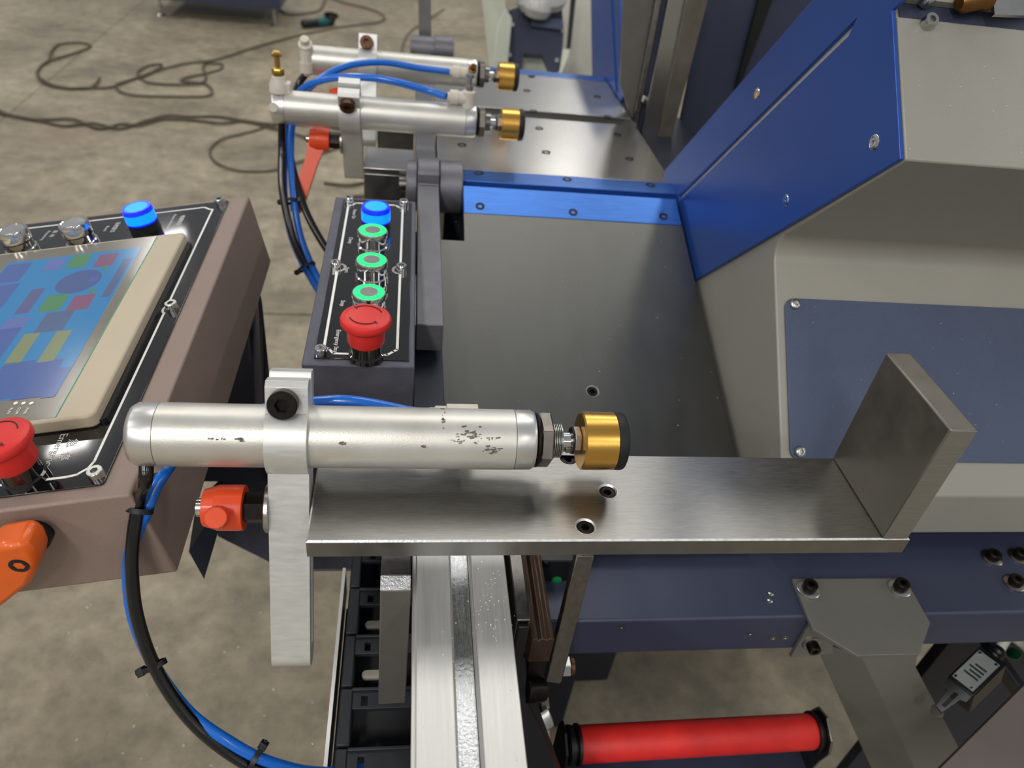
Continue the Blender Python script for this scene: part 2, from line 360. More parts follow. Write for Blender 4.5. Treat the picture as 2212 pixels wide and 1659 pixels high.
def flat_table(name, label, y0, y1, x0, x1, strip, screws, sscrews):
    t = Thing(name, label, 'saw table', ((x0+x1)/2, (y0+y1)/2, .70))
    t.part('table_plate', B().box((x0, y0, ZP-.016), (x1, y1, ZP)), 'polished_steel', bevel=.0006)
    s = t.part('edge_strip', B().box((x0+.03 if strip[0] < y0 else x0, strip[0], ZP-.018), (x1, strip[1], ZP+.0003)), 'blue_strip', bevel=.0006, label='blue anodised strip along the table edge')
    t.part('bed', B().box((x0+.01, min(y0, strip[0])+.012, .70), (x1-.004, max(y1, strip[1])-.012, ZP-.0165)), 'navy_dark')
    for q in screws: p = PZ(*q, ZP); t.part('screw', csk(V((p.x, p.y, ZP+.0003)), Z1, .0062), 'black_oxide')
    for q in sscrews: p = PZ(*q, ZP); t.part('screw', csk(V((p.x, p.y, ZP+.0006)), Z1, .0062), 'black_oxide', parent=s)
flat_table('flat_table', 'polished steel table beneath the middle clamp, blue strip on its near edge', .9215, 1.142, .0365, .349, (.8855, .921),
    [(1165, 277), (1334, 291), (1180, 329), (1360, 343), (998, 313)], [(1035, 374), (1225, 388), (1405, 400)])
flat_table('flat_table', 'polished steel table furthest from the camera, blue strip on its far edge', 1.176, 1.372, .0365, .349, (1.3725, 1.402),
    [(1138, 196), (1152, 240), (1290, 209), (1312, 252)], [(1148, 165)])
solo('gap_block', 'dark steel strip filling the gap between the two polished tables', 'steel strip', B().box((.04, 1.1435, .90), (.36, 1.1745, ZP-.012)), 'ground_bar_steel', (.2, 1.159, .90), .0005)
solo('shading_cabinet', 'dark navy cabinet added under the saw head to shade the floor', 'cabinet', B().box((.36, 1.08, 0), (.98, 1.42, .62)), 'navy_dark', (.67, 1.25, 0), .004)  # added box, keeps low light from behind off the floor under the beam
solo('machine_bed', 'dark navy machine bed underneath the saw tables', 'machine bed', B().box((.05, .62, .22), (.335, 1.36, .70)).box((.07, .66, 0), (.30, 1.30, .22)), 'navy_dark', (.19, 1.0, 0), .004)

# ================================================================== HINGE ARM on the left of the sloped table
ha = Thing('hinge_casting', 'dark grey cast hinge arm running along the left side of the sloped table', 'hinge casting', (.02, .75, .86))
AS = math.radians(4.5)
AF = Frame((0, .862, .9285), (1, 0, 0), (0, -math.cos(AS), -math.sin(AS)), (0, -math.sin(AS), math.cos(AS)))
ha.part('arm', B().box((.0105, .0, -.032), (.0362, .272, 0), AF), 'cast_grey', bevel=.001)
hc = V((0, .899, .912))
ha.part('knuckle', B().lathe(hc+X1*.0105, X1, [(0, .035), (.0262, .035)], 40).box((.0105, .868, .906), (.0365, .900, .9405)).box((.0105, .858, .895), (.0365, .900, .927)), 'cast_grey', bevel=.0012)
ha.part('knuckle', B().lathe(hc+X1*.0375, X1, [(0, .0325), (.0285, .0325)], 40), 'cast_grey', bevel=.0012)
ha.part('knuckle', B().lathe(hc+X1*-.0035, X1, [(0, .030), (.0135, .030)], 40), 'cast_grey', bevel=.0012)
ha.part('hinge_pin', B().cyl(hc+X1*-.012, hc+X1*.068, .010), 'ground_bar_steel')
ha.part('support_block', B().box((.009, .47, .745), (.0372, .86, .868)), 'navy_dark', bevel=.001)
ha.part('web', B().box((.012, .87, .80), (.034, .93, .885)), 'cast_grey', bevel=.001)
solo('end_block', 'square ground steel block on the near end of the dark hinge arm', 'steel block', B().box((-.0128, .192, -.034), (.0101, .275, .0015), AF), 'ground_bar_steel', AF(-.001, .23, -.034), .0009)
fa = Thing('hinge_casting', 'blurred grey hinge arm standing up behind the furthest clamp', 'hinge casting', (.05, 1.47, .90))
fa.part('arm', B().slab([PY(903, -30, 1.50), PY(930, -30, 1.50), PY(932, 92, 1.50), PY(905, 92, 1.50)], (0, .03, 0)), 'zinc', bevel=.001)
fa.part('knuckle', B().lathe(PY(886, 103, 1.47), X1, [(0, .022), (.068, .022)], 32), 'cast_grey', bevel=.001)
fa.part('knuckle', B().lathe(PY(938, 105, 1.47), X1, [(0, .0235), (.035, .0235)], 32), 'cast_grey', bevel=.001)
solo('hinge_rail', 'thin dark steel rail on the left edge of the polished tables', 'steel rail', B().box((.008, .935, .86), (.0335, 1.46, ZP+.001)), 'cast_grey', (.02, 1.2, .86), .001)

# ================================================================== PNEUMATIC CLAMPS
def clamp(yc, zc, lean, label, handle, fittings, bolt='brown_oxide', arm=.166, dx=0.):
    C = V((dx, yc, zc))
    t = Thing('pneumatic_clamp', label, 'air clamp', C+V((-.07, 0, -.03)), 'pneumatic clamps along the tables')
    ax = lambda x: C + X1*x
    t.part('barrel', B().lathe(ax(-.1515), X1, [(0, .0196), (.0004, .0204), (.2254, .0204), (.2258, .0196)], 56), 'barrel_aluminium')
    t.part('end_cap', B().lathe(ax(-.1688), X1, [(0, 0), (0, .0155), (.0012, .0182), (.0045, .0202), (.0172, .0203)], 56), 'cap_aluminium')
    t.part('end_cap', B().lathe(ax(.0744), X1, [(0, .0203), (.011, .0203), (.0135, .019), (.0142, .0165), (.0142, 0)], 56), 'cap_aluminium')
    t.part('lock_washer', B().lathe(ax(.0888), X1, [(0, .0178), (.0006, .0186), (.0016, .0186), (.0022, .0178)], 40), 'black_oxide')
    t.part('lock_nut', B().hexp(ax(.0912), X1, .0190, .0088, .06), 'nut_steel', bevel=.0003)
    prof = [(0, .0105)]
    for i in range(6): prof += [(.0012*i+.0002, .0122), (.0012*i+.0006, .0122), (.0012*i+.0010, .0110)]
    t.part('threaded_neck', B().lathe(ax(.0998), X1, prof+[(.0074, .0112), (.0078, 0)], 40), 'zinc')
    rod = t.part('rod', B().lathe(ax(.106), X1, [(0, .0056), (.014, .0056)], 28), 'chrome')
    t.part('rod_flat', B().box((.1105, -.0059, -.0066), (.1155, .0059, -.002), Frame(C, X1, Y1, Z1)), 'nut_steel', parent=rod, bevel=.0004)
    t.part('jam_nut', B().hexp(ax(.1152), X1, .0098, .0056, .1), 'nut_steel', bevel=.0003)
    t.part('spring_washer', B().lathe(ax(.1142), X1, [(0, .006), (0, .0092), (.0013, .0096), (.0013, .006)], 30), 'black_oxide')
    pad = t.part('pad_cup', B().lathe(ax(.1206), X1, [(0, 0), (0, .0188), (.0010, .0200), (.0228, .0200), (.0236, .0194), (.0236, 0)], 64), 'gold_anodised', label='gold anodised pad cup')
    t.part('rubber_pad', B().lathe(ax(.1441), X1, [(0, .0198), (.0045, .0201), (.0062, .0194), (.0072, .0175), (.0072, 0)], 56), 'black_rubber', parent=pad)
    # split bracket, leaning about the cylinder axis
    wv = V((0, math.sin(lean), math.cos(lean))); nv = V((0, -math.cos(lean), math.sin(lean)))
    F = Frame(C+X1*-.0848, nv, wv, X1)      # a = towards the front, b = up along the bracket, c = along X
    W = .0260; br = B()
    a0 = .0246
    th = math.degrees(math.asin(.0145/a0)); ta = math.degrees(math.asin(.0105/a0))
    right = [(.0145, .0410), (.0135, .0420), (.0012, .0420), (.0012, .0200)]
    outer = arc(0, 0, a0, -90+ta, 90-th, 16) + [(.0150, .0365), (.0118, .0400), (.0030, .0400), (.0014, .0385), (.0014, .0206)]
    inner = arc(0, 0, .0206, 87, -267, 40)
    outer2 = [(-.0014, .0206), (-.0014, .0400), (-.0028, .0425), (-.0125, .0425), (-.0150, .0400)] + arc(0, 0, a0, 90+th, 270-ta, 16)
    bot = arc(0, -arm+.0105, .0105, 180, 360, 14)
    poly = outer[:] + inner + outer2[0:0]
    full = outer + inner + outer2 + bot
    slot = arc(0, -.046, .0042, 0, 180, 8) + arc(0, -arm+.018, .0042, 180, 360, 8)
    body = t.part('bracket', B().prism(full, 0, W, F, [slot]), 'bracket_aluminium', bevel=.0006, fixn=True, angle=30)
    bp = F(.0145, .0268, W*.44)
    t.part('clamp_bolt', socket_head(bp, nv, .0093, .0085), bolt, parent=body)
    # lever on the left side of the arm
    L0 = F(0, -.0500, 0)
    t.part('washer', B().lathe(L0, -X1, [(0, .0165), (.0022, .0165), (.0030, .0155), (.0030, 0)], 32), 'zinc')
    t.part('spacer', B().lathe(L0-X1*.003, -X1, [(0, .0105, 1), (.014, .0105, 1)], 24), 'black_oxide')
    lv = t.part('lever', handle(L0-X1*.0165), 'orange_plastic', bevel=.0012, label='orange plastic lever')
    t.part('stud', B().lathe(L0-X1*.041, -X1, [(0, .0060), (.0055, .0060), (.0062, .005), (.0062, 0)], 24), 'chrome')
    t.part('stud_tip', B().lathe(L0-X1*.0472, -X1, [(0, .0022), (.001, .0016), (.001, 0)], 10), 'black_oxide')
    fittings(t, C)
    return t, F
def hub(P):
    return B().lathe(P, -X1, [(0, .0118), (0, .0148), (.004, .0152), (.017, .0150), (.0172, .0146), (.0255, .0122), (.0262, .0080), (.0262, 0)], 36)
def handle_near(P):      # the grip points towards the camera
    b = hub(P); e = P-X1*.0175-Z1*.0080; d = (CAM-e+V((-.035, 0, -.03))).normalized()
    b.tube([e, e+d*.010, e+d*.022, e+d*.034], .008, 12, 5, [.0088, .0086, .0076, .0066]); return b
def handle_down(P, d=V((-.30, -.42, -.86)), Lh=.088):
    b = hub(P); d = d.normalized(); e = P-X1*.014; sd = d.cross(X1).normalized(); xx = sd.cross(d).normalized()
    F = Frame(e, xx, d, sd)
    b.prism([(-.0125, 0), (.0115, 0), (.0085, .03), (.0078, Lh-.012), (.006, Lh), (-.006, Lh+.002), (-.0105, Lh-.010), (-.0085, .03)], -.0055, .0055, F); return b
def fit1(t, C):     # swivel elbow at the back of the barrel, seen over its top
    t.part('elbow_fitting', B().box((.030, .0205, -.014), (.052, .030, .0058), Frame(C, X1, Y1, Z1)).lathe(C+V((.030, .0255, -.0005)), -X1, [(0, .0060), (.008, .0060), (.008, .0048), (.012, .0048)], 20), 'white_fitting', bevel=.001)
    t.part('elbow_fitting', B().lathe(C+V((-.160, 0, -.0195)), -Z1, [(0, .0060), (.006, .0060), (.006, .0052), (.010, .0052)], 20), 'white_fitting')
def fit2(t, C):
    e = t.part('elbow_fitting', B().lathe(C+V((-.158, 0, .0180)), Z1, [(0, .0125), (.010, .0118), (.016, .0085), (.020, .0078), (.020, 0)], 20).box((-.158, -.007, .018), (-.1435, .007, .031), Frame(C, X1, Y1, Z1)), 'white_fitting', bevel=.0012)
    t.part('valve_screw', B().hexp(C+V((-.158, 0, .038)), Z1, .0076, .0085).lathe(C+V((-.158, 0, .0465)), Z1, [(0, .0052), (.002, .0034), (.014, .0034), (.014, .0060), (.0175, .0064), (.0195, .0045), (.0195, 0)], 18), 'brass', parent=e, label='brass needle valve')
    t.part('flat_pad', B().lathe(C+V((-.1635, -.0185, .005)), V((0, -1, .2)), [(0, .0055), (.0025, .0055), (.0025, 0)], 16), 'white_fitting')
    f = t.part('elbow_fitting', B().lathe(C+V((.077, 0, .0175)), Z1, [(0, .0085), (.020, .0085), (.022, .006), (.022, 0)], 20).lathe(C+V((.077, 0, .029)), -X1, [(0, .0080), (.014, .0080), (.014, .0092), (.024, .0092), (.024, .006), (.027, .006)], 20), 'white_fitting')
    t.part('valve_screw', B().lathe(C+V((.077, 0, .039)), Z1, [(0, .0052), (.006, .0052), (.006, .0030), (.016, .0030), (.016, .0052), (.020, .0052), (.020, 0)], 16), 'zinc', parent=f)
def fit3(t, C):
    e = t.part('elbow_fitting', B().lathe(C+V((-.158, -.012, .016)), V((0, -.55, .85)), [(0, .010), (.012, .010), (.014, .0065), (.022, .0062), (.022, 0)], 20).lathe(C+V((-.158, -.019, .018)), -Z1, [(0, .0075), (.016, .0078), (.016, .0098), (.030, .0098), (.030, .0062), (.034, .0062)], 20), 'white_fitting')
    f = t.part('elbow_fitting', B().lathe(C+V((.077, -.017, .006)), V((0, -1, .2)), [(0, .0085), (.016, .0085), (.018, .006), (.018, 0)], 20).lathe(C+V((.073, -.028, .008)), -X1, [(0, .0080), (.012, .0080), (.012, .0095), (.022, .0095), (.022, .006), (.026, .006)], 20), 'white_fitting')
    t.part('valve_screw', B().lathe(C+V((.079, -.030, .012)), V((.1, -.7, .7)), [(0, .0062), (.006, .0062), (.007, .0040), (.014, .0040), (.014, 0)], 16), 'aged_brass', parent=f)
YC1, ZC1 = .371, .9628
fc_, _ = clamp(YC1, ZC1, math.radians(24), 'large foreground air clamp with white scuffed barrel and orange lever pointing at the camera', handle_near, fit1, 'black_oxide', arm=.168)
clamp(.9756, .9715, math.radians(-24), 'middle air clamp with brass needle valve and long orange lever hanging down', lambda P: handle_down(P, Lh=.100), fit2, arm=.115, dx=-.004)
clamp(1.166, .9785, math.radians(25), 'furthest blurred air clamp behind the blue hoses with a black hose at its left end', lambda P: handle_down(P, V((-.6, -.25, .1)), .045), fit3, arm=.115, dx=.008)
# mount blocks of the two far clamps
mb = Thing('clamp_mount', 'steel mount block beside the bracket of the middle clamp', 'steel block', (-.03, .965, .845))
mb.part('block', B().box((-.0565, .915, .845), (.0045, .985, .9165)), 'steel_edge', bevel=.001)
mb.part('top_plate', B().box((-.0570, .9155, .9167), (.006, .986, .924)), 'polished_steel', bevel=.0008)
solo('clamp_mount', 'steel mount block beside the bracket of the furthest clamp', 'steel block', B().box((-.049, 1.13, .86), (.006, 1.19, .925)), 'steel_edge', (-.02, 1.16, .86), .001)
# dark scuffs worn into the foreground barrel
def on_barrel(px, py):
    r = ray(px, py); a = r.y*r.y+r.z*r.z; o = CAM-V((0, YC1, ZC1)); b = 2*(r.y*o.y+r.z*o.z); c = o.y*o.y+o.z*o.z-.02046**2; d = b*b-4*a*c
    return CAM+r*((-b-math.sqrt(max(d, 0)))/(2*a))
sc = B(); rs_ = random.Random(3)
for cx_, cy_, n_, sx_, sy_ in ((1010, 935, 16, 16, 12), (1028, 945, 12, 8, 22), (1062, 972, 26, 18, 7), (1058, 948, 8, 22, 3), (988, 950, 10, 14, 10), (742, 957, 8, 7, 4), (958, 905, 8, 3, 18), (520, 950, 10, 10, 4), (480, 948, 10, 32, 1.5), (915, 965, 4, 6, 3)):
    for _ in range(n_):
        x, y = rs_.gauss(cx_, sx_*.55), rs_.gauss(cy_, sy_*.55); w_, h_ = rs_.uniform(1, 6.5), rs_.uniform(.7, 2.4); k = rs_.uniform(-.4, .4)
        sc.add([on_barrel(x-w_, y-h_*.4+k), on_barrel(x+w_*.6, y-h_-k), on_barrel(x+w_, y+h_*.5-k), on_barrel(x-w_*.5, y+h_+k)], [(0, 1, 2, 3)])
o_ = mesh_obj('scuff_marks', sc, 'scuff_grey', fc_.loc, flat=True); o_.parent = fc_.o; o_['kind'] = 'stuff'

# ================================================================== AIR HOSES
def hose(label, pts, r, m, name='air_hose'):
    b = B().tube(pts, r, 12, 8); return solo(name, label, 'hose', b, m, pts[0], angle=60, group='air hoses of the clamps')
C1 = V((0, YC1, ZC1))
hose('thick black air hose looping down from the left end of the foreground clamp', [C1+V((-.160, -.010, -.014)), C1+V((-.1605, -.017, -.024))] + [D(x, y, d) for x, y, d in ((301, 1080, .490), (288, 1160, .495), (285, 1240, .502), (297, 1335, .510), (334, 1440, .52), (398, 1540, .53), (478, 1615, .54), (580, 1675, .55), (700, 1715, .565))], .0045, 'black_hose')
hose('blue air hose running beside the thick black hose of the foreground clamp', [C1+V((.018, .0255, -.0005)), PY(885, 890, .400), PY(770, 868, .403), PY(690, 868, .404), PY(600, 878, .404), PY(500, 905, .408), PY(420, 950, .410), D(388, 978, .530), D(362, 1012, .508), D(333, 1058, .500), D(314, 1110, .498), D(285, 1180, .505), D(277, 1245, .510), D(290, 1340, .519), D(335, 1440, .528), D(410, 1540, .535), D(500, 1605, .540), D(580, 1645, .55), D(680, 1668, .572), D(790, 1660, .60), D(880, 1632, .625), D(930, 1600, .645)], .0042, 'blue_hose')
C2 = V((-.004, .9756, .9715)); C3 = V((.008, 1.166, .9785))
hose('upper blue air hose arching to the furthest clamp', [C3+V((.046, -.028, .008)), PY(900, 146, 1.13), PY(830, 135, 1.12), PY(760, 140, 1.10), PY(705, 162, 1.08), PY(668, 190, 1.05), PY(645, 222, 1.03), D(632, 262, .985), D(628, 340, .985), D(636, 440, .985), D(652, 520, .985), D(692, 612, .98), D(740, 680, .98)], .0046, 'blue_hose')
hose('lower blue air hose arching over to the middle clamp', [C2+V((.048, 0, .029)), PY(925, 196, .985), PY(860, 178, .985), PY(800, 168, .99), PY(730, 167, 1.00), PY(680, 178, 1.01), PY(648, 198, 1.02), PY(628, 232, 1.02), D(618, 270, .99), D(613, 360, .99), D(616, 440, .99), D(634, 525, .985), D(680, 615, .98), D(735, 690, .98)], .0046, 'blue_hose')
hose('black air hose dropping from the left end of the furthest clamp', [C3+V((-.158, -.019, -.013)), PY(641, 190, 1.14), PY(632, 240, 1.10), D(624, 300, 1.0), D(634, 370, .99), D(660, 455, .985), D(700, 530, .985), D(745, 590, .985)], .0050, 'black_hose')
hose('black air hose dropping from the left end of the middle clamp', [C2+V((-.158, 0, -.018)), D(609, 320, .965), D(609, 400, .97), D(622, 475, .975), D(645, 545, .98), D(690, 620, .985), D(745, 700, .985)], .0050, 'black_hose')
def tie(label, P, tang, r, out):
    t = Thing('cable_tie', label, 'cable tie', P, 'cable ties on the air hoses'); tg = V(tang).normalized(); a = V(out); a = (a-tg*a.dot(tg)).normalized(); b = tg.cross(a)
    n = 28; pts = [P + (a*math.cos(2*math.pi*i/n)*r*1.25 + b*math.sin(2*math.pi*i/n)*r) for i in range(n)]
    bb = B(); vs = []; fs = []
    for p in pts:
        o = (p-P).normalized()*.0009
        vs += [p-tg*.0018, p+tg*.0018, p+tg*.0018+o, p-tg*.0018+o]
    for i in range(n):
        j = (i+1) % n
        for k in range(4): l = (k+1) % 4; fs.append((i*4+k, i*4+l, j*4+l, j*4+k))
    t.part('strap', bb.add(vs, fs), 'black_plastic')
    F = Frame(P+a*r*1.25, a, b, tg)
    t.part('head', B().box((0, -.0028, -.0030), (.0052, .0032, .0030), F).box((.0052, -.0012, -.0012), (.0066, .0012, .0012), F), 'black_plastic', bevel=.0005)
tie('black cable tie high on the foreground hose loop near the orange lever', D(301, 1100, .494), D(287, 1160, .494)-D(310, 1040, .494), .0066, -RT-UP*.1)
tie('black cable tie halfway down the foreground hose loop', D(334, 1438, .523), D(360, 1490, .56)-D(315, 1390, .56), .0062, -RT-UP*.6)
tie('black cable tie at the bottom of the foreground hose loop', D(552, 1640, .547), D(600, 1665, .565)-D(520, 1620, .565), .0074, UP+RT*.5)
tie('black cable tie around the far hoses beside the hanging orange lever', D(622, 435, .983), D(630, 480, .983)-D(616, 380, .983), .0105, RT+UP*.1)
tie('black cable tie on the far hoses just left of the small control box', D(662, 577, .980), D(690, 620, .98)-D(640, 530, .98), .0095, -RT+UP*.3)

# ================================================================== OPERATOR CONSOLE (left)
Xb = V((.9811, -.0039, .1934)).normalized(); Yb = V((0, .9998, .02)).normalized(); Zb = Xb.cross(Yb).normalized(); Yb = Zb.cross(Xb)
OC = D(318, 492, .775)
FC = Frame(OC, Xb, Yb, Zb)
def pc(px, py, h=0.): return FC.loc(PP(px, py, FC(0, 0, h), Zb))
co = Thing('operator_console', 'brown-grey operator console with touch screen, push buttons and red emergency stop', 'control panel', FC(-.05, -.17, -.085))
co.part('housing', B().box((-.245, -.3877, -.0835), (.0975, .0497, 0), FC), 'console_paint', bevel=.0022)
pan = co.part('fascia', B().prism(rrect(-.232, -.3765, .0775, .0405, .003), 0, .0016, FC), 'gloss_black', bevel=.0003)
xr, yt, yb_ = .0640, .0295, -.3655
sx, sr = .0700, .0085
border = [(-.20, yt), (xr-.012, yt)] + arc(sx-.0005, yt+.006, .0125, 210, 250, 6)[0:0] + [(xr-.010, yt-.0005), (xr-.0035, yt-.0065), (xr, yt-.008)] \
    + [(xr, -.159)] + [(sx+.0085*math.cos(math.radians(a)), -.1688+.0085*math.sin(math.radians(a))) for a in range(130, 231, 14)] + [(xr, -.1785), (xr, yb_+.012)] \
    + [(xr-.002, yb_+.006), (xr-.008, yb_+.001), (xr-.014, yb_)] + [(-.20, yb_)]
co.part('border_line', B().ribbon(border, .0019, FC, .0016), 'white_print', parent=pan)
for (a, b) in ((.0700, .0340), (.0700, -.1688), (.0715, -.3690)):
    co.part('screw', socket_head(FC(a, b, .0016), Zb, .0052, .0062), 'zinc', parent=pan)
TX = lambda a, b: Frame(FC(a, b, 0), -Yb, Xb, Zb)
for s_, px, py, sz in (('急  停', 149, 975, .0085), ('Emergency', 122, 978, .0080), ('电源指示', 391, 479, .0056), ('Power Indication', 372, 481, .0044), ('系统复位', 250, 494, .0056), ('Reset', 231, 497, .0050), ('启  动', 117, 508, .0056), ('Processing', 100, 512, .0048)):
    q = pc(px, py); co.part('lettering', text_b(s_, TX(q.x, q.y), sz, .0018), 'white_print', parent=pan, fixn=False)
def button(t, P, ax, kind, parent=None):
    if kind == 'clear':
        o = t.part('push_button', B().lathe(P, ax, [(0, .0150), (.004, .0150), (.0045, .0135), (.012, .0135), (.013, .0145), (.0225, .0142), (.0245, .0134), (.0245, .0118), (.0238, .0112), (.0238, 0)], 40), 'chrome', parent=parent)
        t.part('button_face', B().lathe(P+V(ax)*.0238, ax, [(0, .0110), (.0006, .0106), (.0006, 0)], 36), 'zinc', parent=o if parent is None else parent)
        t.part('collar_ring', B().lathe(P+V(ax)*.0118, ax, [(0, .0137), (0, .0142), (.0012, .0142), (.0012, .0137)], 40), 'black_plastic', parent=o if parent is None else parent)
    elif kind == 'lamp':
        o = t.part('indicator_lamp', B().lathe(P, ax, [(0, .0152), (.007, .0148), (.007, .0135), (.0085, .0135)], 36), 'black_plastic', parent=parent)
        t.part('lens', B().lathe(P+V(ax)*.0075, ax, [(0, .0140), (.001, .0150), (.013, .0148), (.0165, .0138), (.0165, .0118), (.0160, .0116)], 36), 'blue_led', parent=o if parent is None else parent, label='lit blue lens')
        t.part('lens_core', B().lathe(P+V(ax)*.0235, ax, [(0, .0116), (.0007, .0112), (.001, 0)], 32).lathe(P+V(ax)*.0100, ax, [(0, .01505), (.0095, .0150)], 36), 'blue_led_core', parent=o if parent is None else parent)
    elif kind == 'green':
        o = t.part('push_button', B().lathe(P, ax, [(0, .0150), (.0035, .0150), (.0045, .0138), (.0135, .0138), (.0145, .0148), (.0185, .0148), (.0198, .0142), (.0198, 0)], 40), 'chrome', parent=parent)
        t.part('light_ring', B().lathe(P+V(ax)*.0197, ax, [(0, .0076), (0, .0134), (.0005, .0130), (.0005, .0080)], 40), 'green_led', parent=o if parent is None else parent, label='lit green ring')
        t.part('button_face', B().lathe(P+V(ax)*.0198, ax, [(0, .0080), (.0006, .0078), (.0006, 0)], 36), 'zinc', parent=o if parent is None else parent)
    elif kind == 'stop':
        o = t.part('emergency_stop', B().lathe(P, ax, [(0, .0140), (.004, .0140), (.005, .0125), (.024, .0120)], 40), 'gloss_black', parent=parent)
        prof = [(.015, .0135), (.017, .0148), (.030, .0148), (.0315, .0182), (.0335, .0198), (.0365, .0200), (.0385, .0190), (.0400, .0162), (.0400, .0158), (.0397, .0155), (.0405, .0120), (.0408, 0)]
        t.part('mushroom_head', B().lathe(P, ax, prof, 64), 'red_plastic', parent=o if parent is None else parent, label='red mushroom head')
        axn, a, b = basis(ax); FF = Frame(P+axn*.0406, a, b, axn); bb = B()
        for s0 in (20, 200):
            pts = arc(0, 0, .0128, s0, s0+110, 12); bb.ribbon(pts, .0007, FF, 0, .0003)
            q = pts[-1]; bb.ribbon([(q[0]*1.16, q[1]*1.16), q, (q[0]*.84, q[1]*.84)], .0006, FF, 0, .0003)
        t.part('arrow_mark', bb, 'marker_ink', parent=o if parent is None else parent)
    return o
q = pc(182, 530); button(co, FC(q.x, q.y, .0016), Zb, 'clear')
q = pc(52, 545); button(co, FC(q.x, q.y, .0016), Zb, 'clear')
button(co, FC(0, -.004, .0016), Zb, 'lamp')
q = pc(62, 1038); button(co, FC(q.x, q.y, .0016), Zb, 'stop')
# touch screen
hs = co.part('touch_screen', B().prism(rrect(-.160, -.3180, .0560, -.0465, .006), .0016, .0130, FC), 'beige_plastic', bevel=.0018)
co.part('screen_gasket', B().prism(rrect(-.156, -.3140, .0600, -.0520, .004), .0016, .0048, FC), 'black_plastic', parent=hs)
co.part('screen_film', B().box((-.128, -.3150, .0130), (.0285, -.0500, .0132), FC), 'screen_film', parent=hs)
co.part('film_edge', B().box((.0285, -.3150, .0130), (.0293, -.0500, .01325), FC), 'teal_line', parent=hs)
lcd = co.part('display', B().box((-.108, -.2880, .0132), (.0195, -.0690, .0134), FC), 'screen_blue', parent=hs, label='lit blue touch display')
def icon(px, py, wx, wy, m, rnd=0.):
    c = pc(px, py, .0134); x0, x1, y0, y1 = c.x-wx/2, c.x+wx/2, c.y-wy/2, c.y+wy/2
    x1 = min(x1, .0190); x0 = max(x0, -.1075)
    co.part('icon', B().prism(circ(c.x, c.y, wx/2, 30) if rnd else [(x0, y0), (x1, y0), (x1, y1), (x0, y1)], .0134, .0135, FC), m, parent=hs)
for a in ((171, 564, .018, .024, 'screen_green'), (229, 562, .018, .024, 'screen_red'), (118, 571, .017, .022, 'screen_purple'), (28, 590, .024, .034, 'screen_navy'), (170, 608, .040, .040, 'screen_dark', 1), (116, 654, .019, .026, 'screen_green'), (175, 653, .019, .024, 'screen_red'),
          (65, 650, .012, .040, 'screen_mauve'), (118, 694, .024, .030, 'screen_grey'), (30, 702, .020, .022, 'screen_purple'), (48, 753, .013, .042, 'screen_yellow'), (119, 747, .013, .042, 'screen_yellow'), (82, 818, .023, .046, 'screen_navy'), (16, 822, .024, .046, 'screen_navy'), (130, 824, .016, .036, 'screen_navy'), (254, 598, .0085, .066, 'screen_grey'), (226, 578, .004, .008, 'screen_green'), (198, 629, .004, .008, 'screen_green'), (204, 600, .008, .012, 'screen_purple'), (-6, 748, .02, .05, 'screen_navy'), (0, 640, .02, .04, 'screen_navy')): icon(*a)
for i, s_ in enumerate(('PWR', 'COM', 'RUN')):
    q = pc(68-i*17, 871, .0134)
    co.part('status_mark', B().prism(circ(q.x, q.y, .0016, 14), .0134, .0136, FC), 'white_print', parent=hs)
    co.part('lettering', text_b(s_, TX(q.x-.0005, q.y-.0085), .0032, .0137), 'white_print', parent=hs, fixn=False)
# orange handle on the end facing the camera
FE = Frame(FC(0, -.3877, 0), Xb, Zb, -Yb)
def pe(px, py, h=0.): l = FE.loc(PP(px, py, FE(0, 0, h), Yb)); return (l.x, l.y)
hp = [pe(*q, .022) for q in ((-60, 1200), (-10, 1168), (55, 1158), (78, 1176), (88, 1198), (84, 1222), (70, 1250), (20, 1290), (-60, 1345), (-95, 1300))]
lv = co.part('lock_lever', B().prism(hp, .006, .028, FE), 'orange_lever_dark', bevel=.004, label='orange lever handle')
hb = pe(44, 1216, .026)
co.part('lever_socket', B().lathe(FE(hb[0], hb[1], .0272), -Yb, [(0, .0062), (.0014, .0060), (.0014, .0038, 1), (.0004, .0038, 1), (.0004, 0)], 24), 'black_plastic', parent=lv)
co.part('lever_stem', B().lathe(FE(hb[0], hb[1], 0), -Yb, [(0, .011), (.008, .011)], 24), 'black_plastic', parent=lv)
# console stand
cs = Thing('console_stand', 'dark grey bracket arm carrying the operator console from the machine', 'bracket', (-.10, .60, .70))
cs.part('side_plate', B().slab([D(556, 610, .86), D(566, 650, .87), D(586, 850, .80), D(586, 1000, .78), D(574, 1000, .78), D(552, 690, .87)], (-.02, .03, -.02)), 'box_grey')
cs.part('dark_web', B().slab([D(552, 660, .885), D(580, 900, .82), D(580, 1040, .78), D(400, 1040, .78), D(440, 900, .84)], (-.01, .06, -.06)), 'navy_dark')
cs.part('arm', B().slab([D(470, 975, .80), D(790, 975, .90), D(790, 1228, .87), D(640, 1229, .80), D(584, 1215, .785), D(470, 1158, .78)], (0, .02, -.03)), 'box_grey', bevel=.001)
cs.part('crossbeam', B().box((-.19, .66, .62), (.049, .72, .695)), 'box_navy', bevel=.002)
cs.part('hook_plate', B().slab([D(440, 1140, .735), D(476, 1100, .745), D(474, 1140, .74), D(441, 1251, .72), D(408, 1192, .715)], (-.010, .06, -.012)), 'navy_dark')

